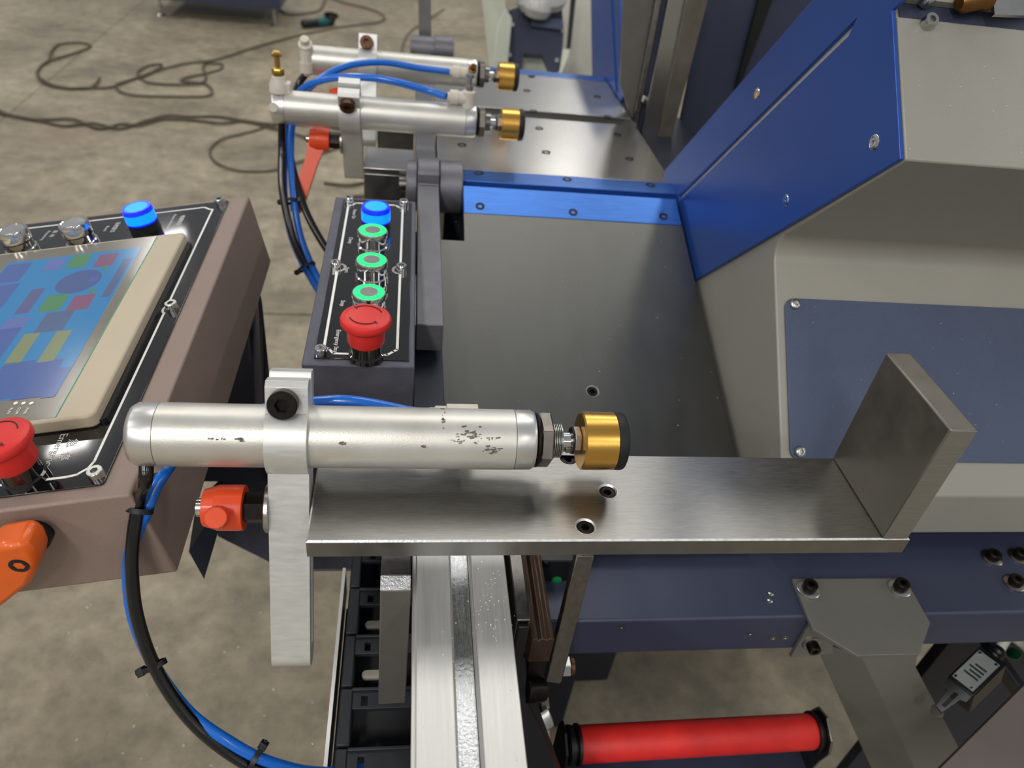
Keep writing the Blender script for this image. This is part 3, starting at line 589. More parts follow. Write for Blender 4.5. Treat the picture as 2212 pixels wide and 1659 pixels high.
# ================================================================== SMALL CONTROL BOX
ZB = .9353
sb = Thing('control_box', 'small dark control box with three green-ringed buttons and red emergency stop', 'control box', (-.035, .64, .86))
sb.part('housing', B().box((-.0805, .4860, .868), (.0085, .800, ZB)), 'box_grey', bevel=.0012)
fp = sb.part('fascia', B().box((-.0715, .4935, ZB), (.0040, .7935, ZB+.0012)), 'gloss_black', bevel=.0003)
FS = Frame((0, 0, ZB+.0012), X1, Y1, Z1)
x0_, x1_, y0_, y1_ = -.0650, -.0060, .5000, .7840
bd = [(x0_, y0_+.008), (x0_, .6330)] + arc(x0_, .6400, .0070, -90, 90, 8) + [(x0_, .647), (x0_, y1_-.008), (x0_+.004, y1_-.006), (x0_+.008, y1_), (x1_-.008, y1_), (x1_-.003, y1_-.006), (x1_, y1_-.008), (x1_, .647)] + arc(x1_, .6400, .0070, 90, 270, 8) + [(x1_, .633), (x1_, y0_+.008), (x1_-.003, y0_+.005), (x1_-.008, y0_), (x0_+.008, y0_), (x0_+.004, y0_+.006), (x0_, y0_+.008)]
sb.part('border_line', B().ribbon(bd, .0022, FS, 0), 'white_print', parent=fp)
for a, b in ((x0_-.0015, y0_-.0005), (x0_-.002, .640), (x0_, y1_+.002), (x1_+.001, .640), (x1_+.001, y1_+.002)):
    sb.part('screw', socket_head(FS(a, b, 0), Z1, .0050, .0060), 'chrome', parent=fp)
for s_, px, py in (('Emergency Stop', 728, 737), ('Stop', 740, 655), ('Start', 749, 583), ('Clamp', 757, 519), ('Power On', 765, 462)):
    p = PZ(px, py, ZB+.0014); sb.part('lettering', text_b(s_, Frame((p.x, p.y, ZB), -Y1, X1, Z1), .0052, .0014), 'white_print', parent=fp, fixn=False)
def pbx(px, py, h): p = PZ(px, py, ZB+h); return FS(p.x, p.y, 0)
p = pbx(812, 449, .023); button(sb, V((p.x, p.y, ZB+.0012)), Z1, 'lamp')
for px, py in ((805, 499), (803, 563), (797, 633)):
    p = pbx(px, py, .020); button(sb, V((p.x, p.y, ZB+.0012)), Z1, 'green')
p = pbx(790, 684, .040); button(sb, V((p.x, p.y, ZB+.0012)), Z1, 'stop')
sb.part('mount_block', B().box((-.07, .50, .80), (-.01, .79, .868)), 'box_navy', bevel=.002)

# ================================================================== SAW HEAD, tilted 45 degrees about X
HU, HV = V((0, -S2, S2)), V((0, S2, S2))          # u = off the panel, v = up along the panel
HF = Frame((0, 0, 0), HV, HU, X1)                 # a = v, b = u, extrude along X
def yz(u, v): return ((v-u)*S2, (v+u)*S2)
def vu(y, z): return ((y+z)*S2, (z-y)*S2)
U0, U1 = .2694, .4601
sh = Thing('saw_head', 'grey tilted saw head housing with blue slotted guard plate and navy inset panel', 'saw head', (.62, .60, .78))
crease = (.9025, U0); bot = vu(.4477, .776)
prof = [bot, crease, (1.1225, U0)] + [(1.1225+.0215*math.sin(math.radians(t)), U0+.0215*(1-math.cos(math.radians(t)))) for t in range(9, 91, 9)] + [(1.1430, U1), (1.2525, U1), (1.2525, U1-.004), (1.318, U1-.004), (1.318, .02), vu(.84, .76)]
sh.part('housing', B().prism(prof, .3478, .98, HF), 'head_grey', bevel=.0016, angle=25)
sh.part('top_cover', B().prism([(1.2655, U1-.0035), (1.318, U1-.0035), (1.40, U1-.0035), (1.40, U1+.0030), (1.2655, U1+.0030)], .356, .98, HF), 'head_grey', bevel=.0005)
gp = [(1.1435, U1), (1.2565, U1), (1.2565, U1+.03), (1.332, U1+.03), (1.332, -.012), (1.300, -.012), (1.262, .018), (1.250, .025), (1.155, .075)]
slot = [(1.2690, .4080), (1.2765, .4190), (1.2765, .0395), (1.2700, .0395)]
guard = sh.part('guard_plate', B().prism([(1.1435, U1), (1.2565, U1), (1.2565, U1+.05), (1.332, U1+.05), (1.332, -.012), (1.285, -.0115), (1.255, .03), (1.1535, .0835)], .3435, .3470, HF, [slot]), 'blue_plate', bevel=.0006, label='blue guard plate with a long slot')
sh.part('slot_liner', B().box((1.262, .03, .3471), (1.290, .425, .3475), HF), 'bracket_aluminium', parent=guard)
for px, py, r in ((1635, 202, .0056), (1888, 308, .0062), (1697, 433, .0056)):
    P = PX(px, py, .3434); sh.part('screw', B().lathe(P+X1*.0004, -X1, [(0, r), (.0006, r), (.0012, r*.86), (.0012, r*.34, 1), (.0002, r*.30, 1), (.0002, 0)], 24), 'chrome', parent=guard)
inset = sh.part('inset_panel', B().prism(rrect(.9345, .3560, 1.0885, .86, .010), 0, .0022, Frame(HU*U0, HV, X1, HU)), 'inset_navy', bevel=.0005, label='navy inset panel')
for px, py in ((1716, 657), (1727, 976)):
    P = PP(px, py, HU*(U0+.0022), HU); sh.part('screw', B().lathe(P, HU, [(0, .0052), (.0012, .0054), (.0030, .0048), (.0038, .0036), (.0038, .0024, 1), (.0022, .0024, 1), (.0022, 0)], 24), 'zinc', parent=inset)
sh.part('seam_strip', B().box((1.2530, U1-.0038, .352), (1.2650, U1-.0030, .98), HF), 'navy_paint')  # navy strip filling the seam before the top cover
for px, py in ((2000, 45), (1996, -4)):
    P = PP(px, py+8, HU*U1, HU); sh.part('cap_screw', socket_head(P, HU, .0052, .0075), 'zinc')
P = PP(2062, 14, HU*(U1+.004), HU)
hn = sh.part('drain_cock', B().lathe(P+HU*.004, V((.96, .15, .2)), [(0, .005), (.004, .0075), (.018, .0075), (.020, .0088), (.024, .0088)], 20), 'aged_brass', label='brass fitting')
sh.part('fitting_blade', B().slab([P+X1*.026+HV*a+HU*.004 for a in (-.008,)] + [P+X1*.055+HV*-.006+HU*.004, P+X1*.068+HV*.002+HU*.006, P+X1*.05+HV*.010+HU*.006, P+X1*.026+HV*.008+HU*.004], HU*.003), 'zinc', parent=hn)

# ================================================================== BASE BEAM and what hangs on it
ZBm, YBm = .75, .3722
zb = PY(1500, 1407, YBm).z
bm_ = Thing('base_beam', 'navy painted base beam running under the saw head', 'steel beam', (.5, .42, zb))
bm_.part('beam', B().box((.118, YBm, zb), (1.0, .62, ZBm)), 'navy_paint', bevel=.0025)
for px, py in ((2142, 1200), (2200, 1197), (2190, 1255)):
    P = PZ(px, py+6, ZBm); w_ = bm_.part('washer', B().lathe(P, Z1, [(0, .0105), (.0016, .0105), (.002, .0098), (.002, 0)], 28), 'nut_steel'); bm_.part('bolt', socket_head(P+Z1*.002, Z1, .0066, .0065), 'black_oxide', parent=w_)
for px, py in ((1665, 1284), (1663, 1299)):
    P = PZ(px, py, ZBm); bm_.part('rivet', B().lathe(P, Z1, [(0, .0028), (.0012, .0026), (.002, .0014), (.0022, 0)], 14), 'zinc')
for px, py in ((1343, 1354), (1620, 1368), (1670, 1378), (1696, 1377)):
    P = PY(px, py, YBm); bm_.part('tapped_hole', B().lathe(P, -Y1, [(0, .0030), (.0004, .0030), (.0004, .0019), (.0001, .0017), (.0001, 0)], 14), 'nut_steel')
bk = Thing('support_bracket', 'grey bent sheet bracket bolted to the base beam with sloping arm', 'bracket', (.42, .35, .72))
zt = ZBm+.0045
tp = [PZ(*q, zt) for q in ((1712, 1250), (1955, 1248), (2010, 1345), (1986, 1413), (1852, 1416), (1755, 1357))]
bk.part('top_flange', B().slab(tp, (0, 0, -.0042)), 'bracket_grey', bevel=.0006)
yf = YBm-.0042
fp_ = [PY(*q, yf) for q in ((1748, 1352), (1800, 1352), (1800, 1412), (1707, 1421))]
bk.part('front_flange', B().slab(fp_, (0, .0040, 0)), 'bracket_grey', bevel=.0006)
for px, py in ((1745, 1275), (1942, 1272)):
    P = PZ(px, py, zt); w_ = bk.part('washer', B().lathe(P, Z1, [(0, .0105), (.0016, .0105), (.002, .0098), (.002, 0)], 28), 'zinc'); bk.part('bolt', socket_head(P+Z1*.002, Z1, .0066, .0080), 'black_oxide', parent=w_)
P = PY(1752, 1388, yf); w_ = bk.part('washer', B().lathe(P, -Y1, [(0, .0090), (.0018, .0090), (.0022, .0082), (.0022, 0)], 28), 'zinc'); bk.part('bolt', socket_head(P-Y1*.002, -Y1, .0058, .0080), 'black_oxide', parent=w_)
dep_t, dep_b = .780, .93
lf = [D(1764, 1398, .80), D(1762, 1366, .79), D(1862, 1420, .776), D(1990, 1690, .90), D(1893, 1690, .95)]
bk.part('arm_side', B().slab([D(1758, 1385, .80), D(1862, 1418, .778), D(1995, 1700, .90), D(1900, 1700, .95)], (.004, .006, -.004)), 'bracket_grey', bevel=.0006)
bk.part('arm_face', B().slab([D(1862, 1418, .778), D(1982, 1414, .782), D(1978, 1440, .79), D(2070, 1612, .87), D(2075, 1700, .90), D(1995, 1700, .90)], (0, .005, -.006)), 'bracket_grey', bevel=.0006)
# dark cabinet panel under the beam
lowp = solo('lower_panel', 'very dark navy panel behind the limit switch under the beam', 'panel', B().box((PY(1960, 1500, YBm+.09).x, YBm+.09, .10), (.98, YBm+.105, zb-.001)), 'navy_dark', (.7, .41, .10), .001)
# limit switch
dl = .77
eX = (D(2150, 1385, dl)-D(2040, 1510, dl)).normalized(); eZ = (CAM-D(2090, 1440, dl)).normalized(); eZ = (eZ+V((.25, .35, .15))).normalized()
eX = (eX-eZ*eX.dot(eZ)).normalized(); eY = eZ.cross(eX)
LF = Frame(D(2112, 1440, dl), eX, eY, eZ)
ls = Thing('limit_switch', 'black limit switch with metal label plate and small roller lever', 'limit switch', LF(0, 0, -.03))
bdy = ls.part('body', B().box((-.030, -.016, -.040), (.022, .012, 0), LF), 'black_plastic', bevel=.0015)
ls.part('label_plate', B().box((-.026, -.0125, 0), (.016, .0095, .0008), LF), 'label_grey', parent=bdy)
for i in range(4): ls.part('print_line', B().box((-.014+.0045*i, -.009, .0008), (-.0118+.0045*i, .006-.003*(i % 2), .0009), LF), 'marker_ink', parent=bdy)
for a, b in ((-.024, -.010), (-.024, .007), (.0135, -.010), (.0135, .007)): ls.part('screw', B().lathe(LF(a, b, .0008), eZ, [(0, .0017), (.001, .0014), (.0012, 0)], 12), 'chrome', parent=bdy)
ls.part('cable_gland', B().lathe(LF(.020, 0, -.012), eX, [(0, .0088), (.003, .0088), (.003, .0072), (.006, .0088), (.009, .0072), (.012, .0088), (.015, .0080), (.018, .0055)], 24), 'black_plastic')
lv2 = ls.part('lever', B().prism([(-.030, -.014), (-.030, .010), (-.038, .010), (-.040, .004), (-.062, .001), (-.064, -.006), (-.040, -.009), (-.038, -.014)], -.003, -.0018, LF, [rrect(-.058, -.0055, -.036, -.0010, .0015, 3)]), 'zinc')
ls.part('roller', B().lathe(LF(-.064, -.002, -.008), eZ, [(0, .0060), (.004, .0060)], 24), 'nut_steel', parent=lv2)
solo('switch_cable', 'white cable curving from the limit switch', 'cable', B().tube([LF(.037, 0, -.012), D(2178, 1376, .79), D(2200, 1384, .80), D(2235, 1420, .83), D(2300, 1520, .9)], .0052, 12, 6), 'cable_white', D(2165, 1380, .79))
sg = Thing('slide_guide', 'black ribbed guide rail with green button behind the limit switch', 'guide rail', D(2190, 1480, .86))
gd = (D(2212, 1500, .90)-D(2140, 1400, .86)).normalized(); _, ga, gb = basis(gd); GF = Frame(D(2160, 1420, .87), gd, ga, gb)
sg.part('rail', B().box((-.03, -.02, -.01), (.10, .02, .0), GF), 'black_plastic', bevel=.001)
for k in (-.016, -.004, .010): sg.part('rib', B().box((-.03, k, 0), (.10, k+.004, .003), GF), 'navy_paint')
sg.part('button_cap', B().lathe(D(2190, 1413, .84), eZ, [(0, .0072), (.002, .0068), (.002, 0)], 24), 'green_plastic', label='green round cap')
# brown-grey sheet cover in the lower right corner
solo('sheet_cover', 'plain brown-grey sheet cover in the lower right corner', 'sheet cover', B().slab([D(2030, 1662, .70), D(2420, 1275, .74), D(2700, 1500, .72), D(2300, 2000, .62), D(1950, 1745, .68)], (.003, .004, -.005)), 'sheet_brown', D(2200, 1650, .68), .0008)

# ================================================================== RED ROLLER
ZR = .57
rl = Thing('conveyor_roller', 'red rubber conveyor roller with black end caps in a steel cradle', 'roller', PZ(1500, 1600, ZR)-Z1*.03)
ra, rb = PZ(1250, 1608, ZR), PZ(1752, 1580, ZR); rx = (rb-ra).normalized(); Lr = (rb-ra).length
rl.part('sleeve', B().lathe(ra, rx, [(0, .0172), (.002, .0180), (Lr-.002, .0180), (Lr, .0172)], 48), 'red_rubber')
rl.part('end_cap', B().lathe(ra, -rx, [(0, .0198), (.003, .0198), (.003, .015), (.006, .015), (.006, .0182), (.011, .0192), (.013, .0175), (.013, .010), (.015, .0095), (.015, 0)], 40), 'black_plastic')
rl.part('end_cap', B().lathe(rb, rx, [(0, .0202), (.004, .0202), (.006, .0190), (.006, 0)], 40), 'black_plastic')
rl.part('cradle', B().slab([rb+rx*.0065+V((0, a, b)) for a, b in ((-.026, .002), (-.020, .018), (0, .027), (.016, .020), (.022, .0), (.018, -.05), (-.02, -.05), (-.022, -.02))], rx*.003), 'nut_steel', bevel=.0005)
rl.part('cradle', B().slab([ra-rx*.0155+V((0, a, b)) for a, b in ((-.022, .002), (-.018, .016), (0, .024), (.016, .018), (.020, .0), (.018, -.05), (-.02, -.05))], -rx*.003), 'black_plastic', bevel=.0005)
rl.part('base_plate', B().box((-.02, -.34, -.056), (Lr+.012, .02, -.050), Frame(ra, rx, Z1.cross(rx), Z1)), 'navy_paint', bevel=.001)  # lengthened towards the camera, out of view, to shade the floor behind
P = Frame(ra, rx, Z1.cross(rx), Z1)(Lr*.80, -.032, -.050)
rl.part('bolt', socket_head(P, Z1, .0070, .0080), 'black_oxide')
rl.part('bracket_leg', B().box((.02, -.03, -.35), (.05, .0, -.056), Frame(ra, rx, Z1.cross(rx), Z1)), 'navy_dark')

# ================================================================== EXTRUSION RAIL and parts around it
ZX = .86
rx0, rx1, g0, g1 = .0124, .0776, .0378, .0512
rail = Thing('extrusion_rail', 'bright aluminium extrusion rail with a T-slot pointing at the camera', 'aluminium rail', (.045, .2, .80))
pr = [(rx0, .80), (rx1, .80), (rx1, ZX), (g1+.0012, ZX), (g1+.0012, ZX-.0015), (g1, ZX-.0025), (g1, ZX-.013), (g0, ZX-.013), (g0, ZX-.0025), (g0-.0012, ZX-.0015), (g0-.0012, ZX), (rx0, ZX)]
rail.part('profile', B().prism(pr, -.06, .425, XZ), 'extrusion_aluminium', bevel=.0008)
rail.part('slot_floor', B().box((g0+.0005, -.06, ZX-.0129), (g1-.0005, .42, ZX-.0105)), 'groove_aluminium')
for k in (0, 1, 2): rail.part('side_rib', B().box((rx0-.0022, -.06, ZX-.008-.010*k), (rx0, .42, ZX-.005-.010*k)), 'extrusion_aluminium')
# steel bars beside the rail
yb0 = PZ(855, 1274, ZX).y
xa = PZ(821, 1274, ZX).x; xb = PZ(888, 1274, ZX).x
fb = [PZ(821, 1276, ZX-.001), PZ(888, 1276, ZX-.001)]; nbar = V((0, -1, .10)).normalized()
lo = [PP(876, 1519, fb[0], nbar), PP(817, 1523, fb[0], nbar)]
lbar = Thing('flat_bar', 'dark ground steel flat bar standing to the left of the aluminium rail', 'steel bar', (xa, yb0+.02, .76))
lbar.part('face', B().slab([fb[0], fb[1], lo[0], lo[1]], (0, .012, 0)), 'bar_grey', bevel=.001)
yc0 = PZ(855, 1244, ZX+.004).y
lbar.part('top', B().box((xa, yc0+.0005, ZX-.012), (xb-.0005, .43, ZX+.004)), 'ground_bar_steel', bevel=.0006)
lbar.part('milled_end', B().add([V((xa, yb0+.0004, ZX-.001)), V((xb-.0005, yb0+.0004, ZX-.001)), V((xb-.0005, yc0, ZX+.004)), V((xa, yc0, ZX+.004)), V((xa, yc0, ZX-.012)), V((xb-.0005, yc0, ZX-.012))], [(0, 1, 2, 3), (0, 4, 5, 1), (0, 3, 4), (1, 5, 2), (2, 5, 4, 3)]), 'milled_bright', flat=True)
rbar = Thing('flat_bar', 'scratched steel bar lying along the right side of the aluminium rail', 'steel bar', (.09, .36, .79))
za = .846
q = [PZ(1100, 1200, za), PZ(1134, 1200, za), PZ(1150, 1340, za), PZ(1106, 1340, za)]
rbar.part('bar', B().box((q[0].x, q[3].y, za-.045), (q[2].x-.001, .43, za)), 'ground_bar_steel', bevel=.001)
rbar.part('end_pad', B().box((q[0].x+.001, q[3].y-.004, za-.050), (q[2].x-.002, q[3].y-.0005, za-.003)), 'black_plastic', bevel=.001)
gr = Thing('guide_carriage', 'green and black guide carriage under the stop plate', 'guide carriage', (.13, .40, .76))
gy = .415
gr.part('seal_plate', B().slab([PY(1146, 1212, gy), PY(1242, 1212, gy), PY(1222, 1335, gy), PY(1150, 1335, gy)], (0, .01, 0)), 'black_plastic', bevel=.001)
gr.part('end_body', B().slab([PY(1140, 1200, gy+.011), PY(1236, 1200, gy+.011), PY(1228, 1222, gy+.011), PY(1146, 1260, gy+.011)], (0, .03, 0)), 'green_plastic', bevel=.001)
P = PY(1179, 1219, gy); gr.part('screw', B().lathe(P, -Y1, [(0, .0042), (.0015, .0040), (.0022, .0022), (.0010, .0016), (.0010, 0)], 18), 'black_oxide')
P = PY(1202, 1253, gy); gr.part('grease_cap', B().lathe(P, -Y1, [(0, .0050), (.0010, .0048), (.002, .0025), (.002, 0)], 18), 'green_plastic')
zg = .80
rr = Thing('guide_track', 'oily rusty brown guide track right of the aluminium rail', 'guide track', PZ(1180, 1390, zg)-Z1*.03)
ta, tb = PZ(1150, 1380, zg), PZ(1199, 1380, zg)
rr.part('track', B().prism([(ta.x, zg-.032), (tb.x, zg-.032), (tb.x, zg-.002), (tb.x-.003, zg), (tb.x-.006, zg-.003), (tb.x-.010, zg), (tb.x-.013, zg-.004), (ta.x+.004, zg), (ta.x, zg-.002)], ta.y, .412, XZ), 'rust_steel', bevel=.0008)
ys = .33
sbk = Thing('slanted_bar', 'slanted flat steel bar with a hex bolt right of the rusty track', 'steel bar', PY(1230, 1350, ys))
sbk.part('bar', B().slab([PY(1245, 1200, ys+.04), PY(1285, 1200, ys+.04), PY(1214, 1474, ys), PY(1210, 1478, ys), PY(1178, 1474, ys)], (.0, .008, -.002)), 'ground_bar_steel', bevel=.001)
P = PY(1210, 1440, ys+.012); bl = sbk.part('hex_bolt', B().hexp(P, V((1, 0, 0)), .0092, .0085), 'zinc', bevel=.0004)
sbk.part('washer', B().lathe(P+X1*.0086, X1, [(0, .0078), (.003, .0078)], 24), 'brown_oxide', parent=bl)
# black gusset, knuckle and rod beneath the rail
gs = Thing('gusset_plate', 'black gusset plate with knuckle and rod hanging beneath the rail', 'gusset', D(1165, 1560, .66))
gs.part('plate', B().slab([D(1112, 1405, .655), D(1134, 1420, .66), D(1140, 1520, .66), D(1222, 1700, .655), D(1130, 1700, .63)], (.004, .012, -.012)), 'black_plastic', bevel=.001)
gs.part('knuckle', B().cyl(D(1133, 1492, .66), D(1172, 1490, .67), .0105, n=28).slab([D(1142, 1420, .675), D(1165, 1420, .675), D(1172, 1470, .672), D(1168, 1490, .672), D(1135, 1490, .672)], (0, .012, -.01)), 'black_oxide', bevel=.0008)
gs.part('link_plate', B().slab([D(1168, 1470, .69), D(1180, 1475, .69), D(1188, 1530, .69), D(1170, 1530, .69)], (0, .01, -.008)), 'nut_steel')
P0, P1 = D(1166, 1532, .69), D(1180, 1570, .69)
gs.part('rod_nut', B().hexp(P0, P1-P0, .0090, .018), 'zinc', bevel=.0004)
gs.part('rod', B().cyl(P1, D(1187, 1625, .69), .0032, n=16), 'zinc')

# ================================================================== CABLE CHAIN
ZC = .70
cc = Thing('cable_chain', 'black plastic cable chain in a tray left of the rail', 'cable chain', PZ(800, 1450, ZC)-Z1*.03)
xl = PZ(752, 1300, ZC).x; xr2 = xl+.078; ys0 = .10; pitch = PZ(780, 1300, ZC).y-PZ(780, 1405, ZC).y
for i in range(11):
    y0 = PZ(780, 1270, ZC).y - pitch*(i-3)
    if y0 < .05: break
    for xs_ in (xl, xr2-.012): cc.part('side_link', B().box((xs_, y0-pitch*.96, ZC-.030), (xs_+.010+(i % 2)*.001, y0, ZC)), 'chain_plastic', bevel=.0015)
    cb = cc.part('crossbar', B().prism([(xl+.009, y0-pitch*.36), (xr2-.010, y0-pitch*.36), (xr2-.010, y0-pitch*.02), (xl+.009, y0-pitch*.02)], ZC-.006, ZC-.001, WORLD, [[(xl+.018, y0-pitch*.30), (xl+.023, y0-pitch*.30), (xl+.023, y0-pitch*.13), (xl+.018, y0-pitch*.13)]]), 'chain_plastic', bevel=.0006)
    cc.part('latch', B().box((xl+.0095, y0-pitch*.06, ZC-.003), (xr2-.012, y0-pitch*.005, ZC+.0015)), 'chain_plastic', parent=cb, bevel=.0008)
    if i in (3, 4, 7): cc.part('divider', B().prism(rrect(xl+.016, y0-pitch*.62, xl+.050, y0-pitch*.46, .004), ZC-.022, ZC-.019), 'white_fitting')
cc.part('tray_floor', B().box((xl-.004, .03, ZC-.040), (xr2+.004, .45, ZC-.036)), 'black_plastic')
cc.part('tray_edge', B().box((xl-.0080, .03, ZC-.040), (xl-.0050, PZ(757, 1225, ZC).y, ZC-.001)), 'cap_aluminium', label='bright aluminium tray edge')

# ================================================================== UPRIGHTS AND FAR SAW HEAD behind the tables
YU = 1.19
def upr(name, label, cat, pts, depth, m, y=YU, bevel=.0008):
    P = [PY(a, b, y) for a, b in pts]; return solo(name, label, cat, B().slab(P, (0, depth, 0)), m, V((P[0].x, y, min(p.z for p in P))), bevel)
gcol = Thing('guide_column', 'tall pair of steel guide plates with a navy strip right of the tables', 'guide column', PY(1400, 280, YU))
def gpart(n, pts, dep_, m, y=YU): gcol.part(n, B().slab([PY(a, b, y) for a, b in pts], (0, dep_, 0)), m, bevel=.0008)
gcol.part('base_block', B().box((.3515, 1.02, .45), (.47, 1.50, .90)), 'navy_dark', bevel=.002)
gpart('steel_plate', [(1352, -60), (1430, -60), (1374, 215), (1366, 262), (1340, 182)], .012, 'bar_grey', YU+.015)
gpart('edge_bar', [(1428, -60), (1440, -60), (1378, 268), (1368, 262)], .02, 'brushed_steel', YU+.003)
gpart('navy_strip', [(1442, -60), (1458, -60), (1390, 285), (1377, 282)], .01, 'navy_paint', YU+.012)
gpart('steel_plate', [(1456, -60), (1492, -60), (1424, 292), (1410, 330), (1386, 285)], .03, 'polished_steel', YU)
gpart('side_plate', [(1494, -60), (1545, -60), (1448, 312), (1436, 356), (1412, 332), (1424, 292)], .05, 'worn_steel', YU-.006)
P = PY(1393, 215, YU-.001); gcol.part('screw', B().lathe(P, -Y1, [(0, .006), (.003, .0055), (.004, .003), (.004, 0)], 18), 'chrome')
far_ = Thing('far_guard', 'dark navy inner guard panels between the steel guides and the blue plate', 'guard panel', PY(1560, 300, 1.28))
far_.part('panel', B().slab([PY(1540, -80, 1.28), PY(1790, -80, 1.28), PY(1700, 240, 1.28), PY(1460, 310, 1.28)], (0, .01, 0)), 'navy_paint', bevel=.001)
far_.part('seam_bar', B().slab([PY(1660, -80, 1.27), PY(1700, -80, 1.27), PY(1604, 170, 1.27), PY(1588, 195, 1.27)], (0, .008, 0)), 'black_plastic')
far_.part('sill', B().slab([PY(1440, 305, 1.24), PY(1500, 300, 1.24), PY(1500, 318, 1.24), PY(1452, 318, 1.24), PY(1444, 360, 1.24), PY(1434, 360, 1.24)], (0, .012, 0)), 'worn_steel')
far_.part('lower_panel', B().slab([PY(1440, 318, 1.255), PY(1520, 318, 1.255), PY(1520, 420, 1.255), PY(1440, 420, 1.255)], (0, .01, 0)), 'navy_dark')
XF = .3505
fg = Thing('far_saw_head', 'far grey saw head with narrow blue guard plate beyond the tables', 'saw head', PX(1320, 210, XF))
fg.part('guard_plate', B().slab([PX(1275, -60, XF), PX(1337, -60, XF), PX(1346, 205, XF), PX(1340, 222, XF), PX(1326, 200, XF), PX(1279, 168, XF)], (.004, 0, 0)), 'blue_plate', bevel=.0008, label='blue guard plate')
fg.part('guard_edge', B().slab([PX(1312, -60, XF-.002), PX(1316, -60, XF-.002), PX(1330, 200, XF-.002), PX(1326, 196, XF-.002)], (.0015, 0, 0)), 'blue_strip')
fg.part('foot_block', B().slab([PY(1342, 158, 1.36), PY(1356, 158, 1.36), PY(1352, 215, 1.36), PY(1338, 215, 1.36)], (0, .03, 0)), 'black_plastic')
fg.part('housing', B().slab([PY(1330, -80, 1.52), PY(1450, -80, 1.52), PY(1400, 190, 1.52), PY(1345, 190, 1.52)], (0, .2, 0)), 'head_grey', bevel=.002)
# machine far behind
fm = Thing('background_machine', 'blurred grey machine with dark notched panel and plastic wrap in the background', 'machine', PZ(1150, 130, 0))
fm.part('body', B().slab([D(1196, -80, 2.25), D(1330, -80, 2.2), D(1300, 180, 2.1), D(1190, 180, 2.15)], (0, .3, 0)), 'head_grey', bevel=.003)
npn = [(1098, 22), (1120, 14), (1214, 10), (1218, 70), (1212, 140), (1192, 165), (1172, 118), (1131, 115), (1124, 165), (1094, 165)]
dp = fm.part('notched_panel', B().slab([D(a, b, 2.05) for a, b in npn], fwd*.03), 'navy_paint', bevel=.002)
for px, py in ((1107, 54), (1211, 66), (1100, 120), (1203, 131)): fm.part('screw', B().lathe(D(px, py, 2.048), -fwd, [(0, .0075), (.004, .006), (.005, 0)], 14), 'chrome', parent=dp)
fm.part('foot_block', B().slab([D(1124, 116, 2.12), D(1180, 116, 2.12), D(1200, 170, 2.1), D(1120, 170, 2.1)], fwd*.05), 'pale_sheet')
fm.part('handle_bar', B().slab([D(1238, -60, 2.0), D(1250, -60, 2.0), D(1233, 105, 2.0), D(1224, 105, 2.0)], fwd*.03), 'black_plastic')
fm.part('handle_tip', B().slab([D(1216, 106, 2.0), D(1232, 106, 2.0), D(1226, 125, 2.0), D(1212, 160, 2.0), D(1208, 158, 2.0)], fwd*.02), 'pale_sheet')
fm.part('crossplate', B().slab([D(1150, 32, 2.03), D(1216, 42, 2.03), D(1214, 64, 2.03), D(1148, 55, 2.03)], fwd*.02), 'inset_navy')
wr = B()
for k in range(7):
    c = D(1168+random.uniform(-18, 30), random.uniform(-14, 18), 2.0); r = random.uniform(.025, .045)
    wr.lathe(c-Z1*r, V((random.uniform(-.4, .4), random.uniform(-.4, .4), 1)), [(0, 0), (r*.3, r*.75), (r*.8, r), (r*1.4, r*.85), (r*1.9, r*.3), (r*2, 0)], 14)
fm.part('plastic_wrap', wr, 'film_wrap')
ps = Thing('pale_cover', 'blurred pale greenish folded cover leaning in the background', 'cover', D(1075, 140, 2.0))
ps.part('side', B().slab([D(1034, -60, 2.05), D(1088, -60, 1.95), D(1092, 20, 1.93), D(1076, 52, 1.93), D(1066, 150, 1.93), D(1058, 150, 2.0)], (0, .01, 0)), 'pale_sheet', bevel=.002)
ps.part('front', B().slab([D(1092, 18, 1.93), D(1106, 40, 1.96), D(1096, 150, 1.96), D(1064, 150, 1.93), D(1076, 52, 1.93)], (0, .012, 0)), 'pale_sheet', bevel=.002)
# cabinet at the top edge on feet
cabz = .11
ca, cb_ = PZ(322, -4, cabz), PZ(606, 22, cabz); cdv = (cb_-ca).normalized(); cnv = V((-cdv.y, cdv.x, 0)).normalized()
CF = Frame(V((ca.x, ca.y, 0)), V((cdv.x, cdv.y, 0)).normalized(), cnv, Z1); Lc = (cb_-ca).length
cab = Thing('floor_cabinet', 'dark navy cabinet on levelling feet at the top edge', 'cabinet', CF(Lc/2, .2, 0))
cab.part('body', B().box((0, 0, cabz), (Lc, .6, .75), CF), 'navy_paint', bevel=.004)
for a in (.045, Lc-.05):
    f_ = cab.part('levelling_foot', B().lathe(CF(a, .05, 0), Z1, [(0, .030), (.006, .030), (.014, .014), (.016, .008), (cabz, .008)], 20), 'zinc')
    cab.part('foot_nut', B().hexp(CF(a, .05, .05), Z1, .016, .014), 'zinc', parent=f_)
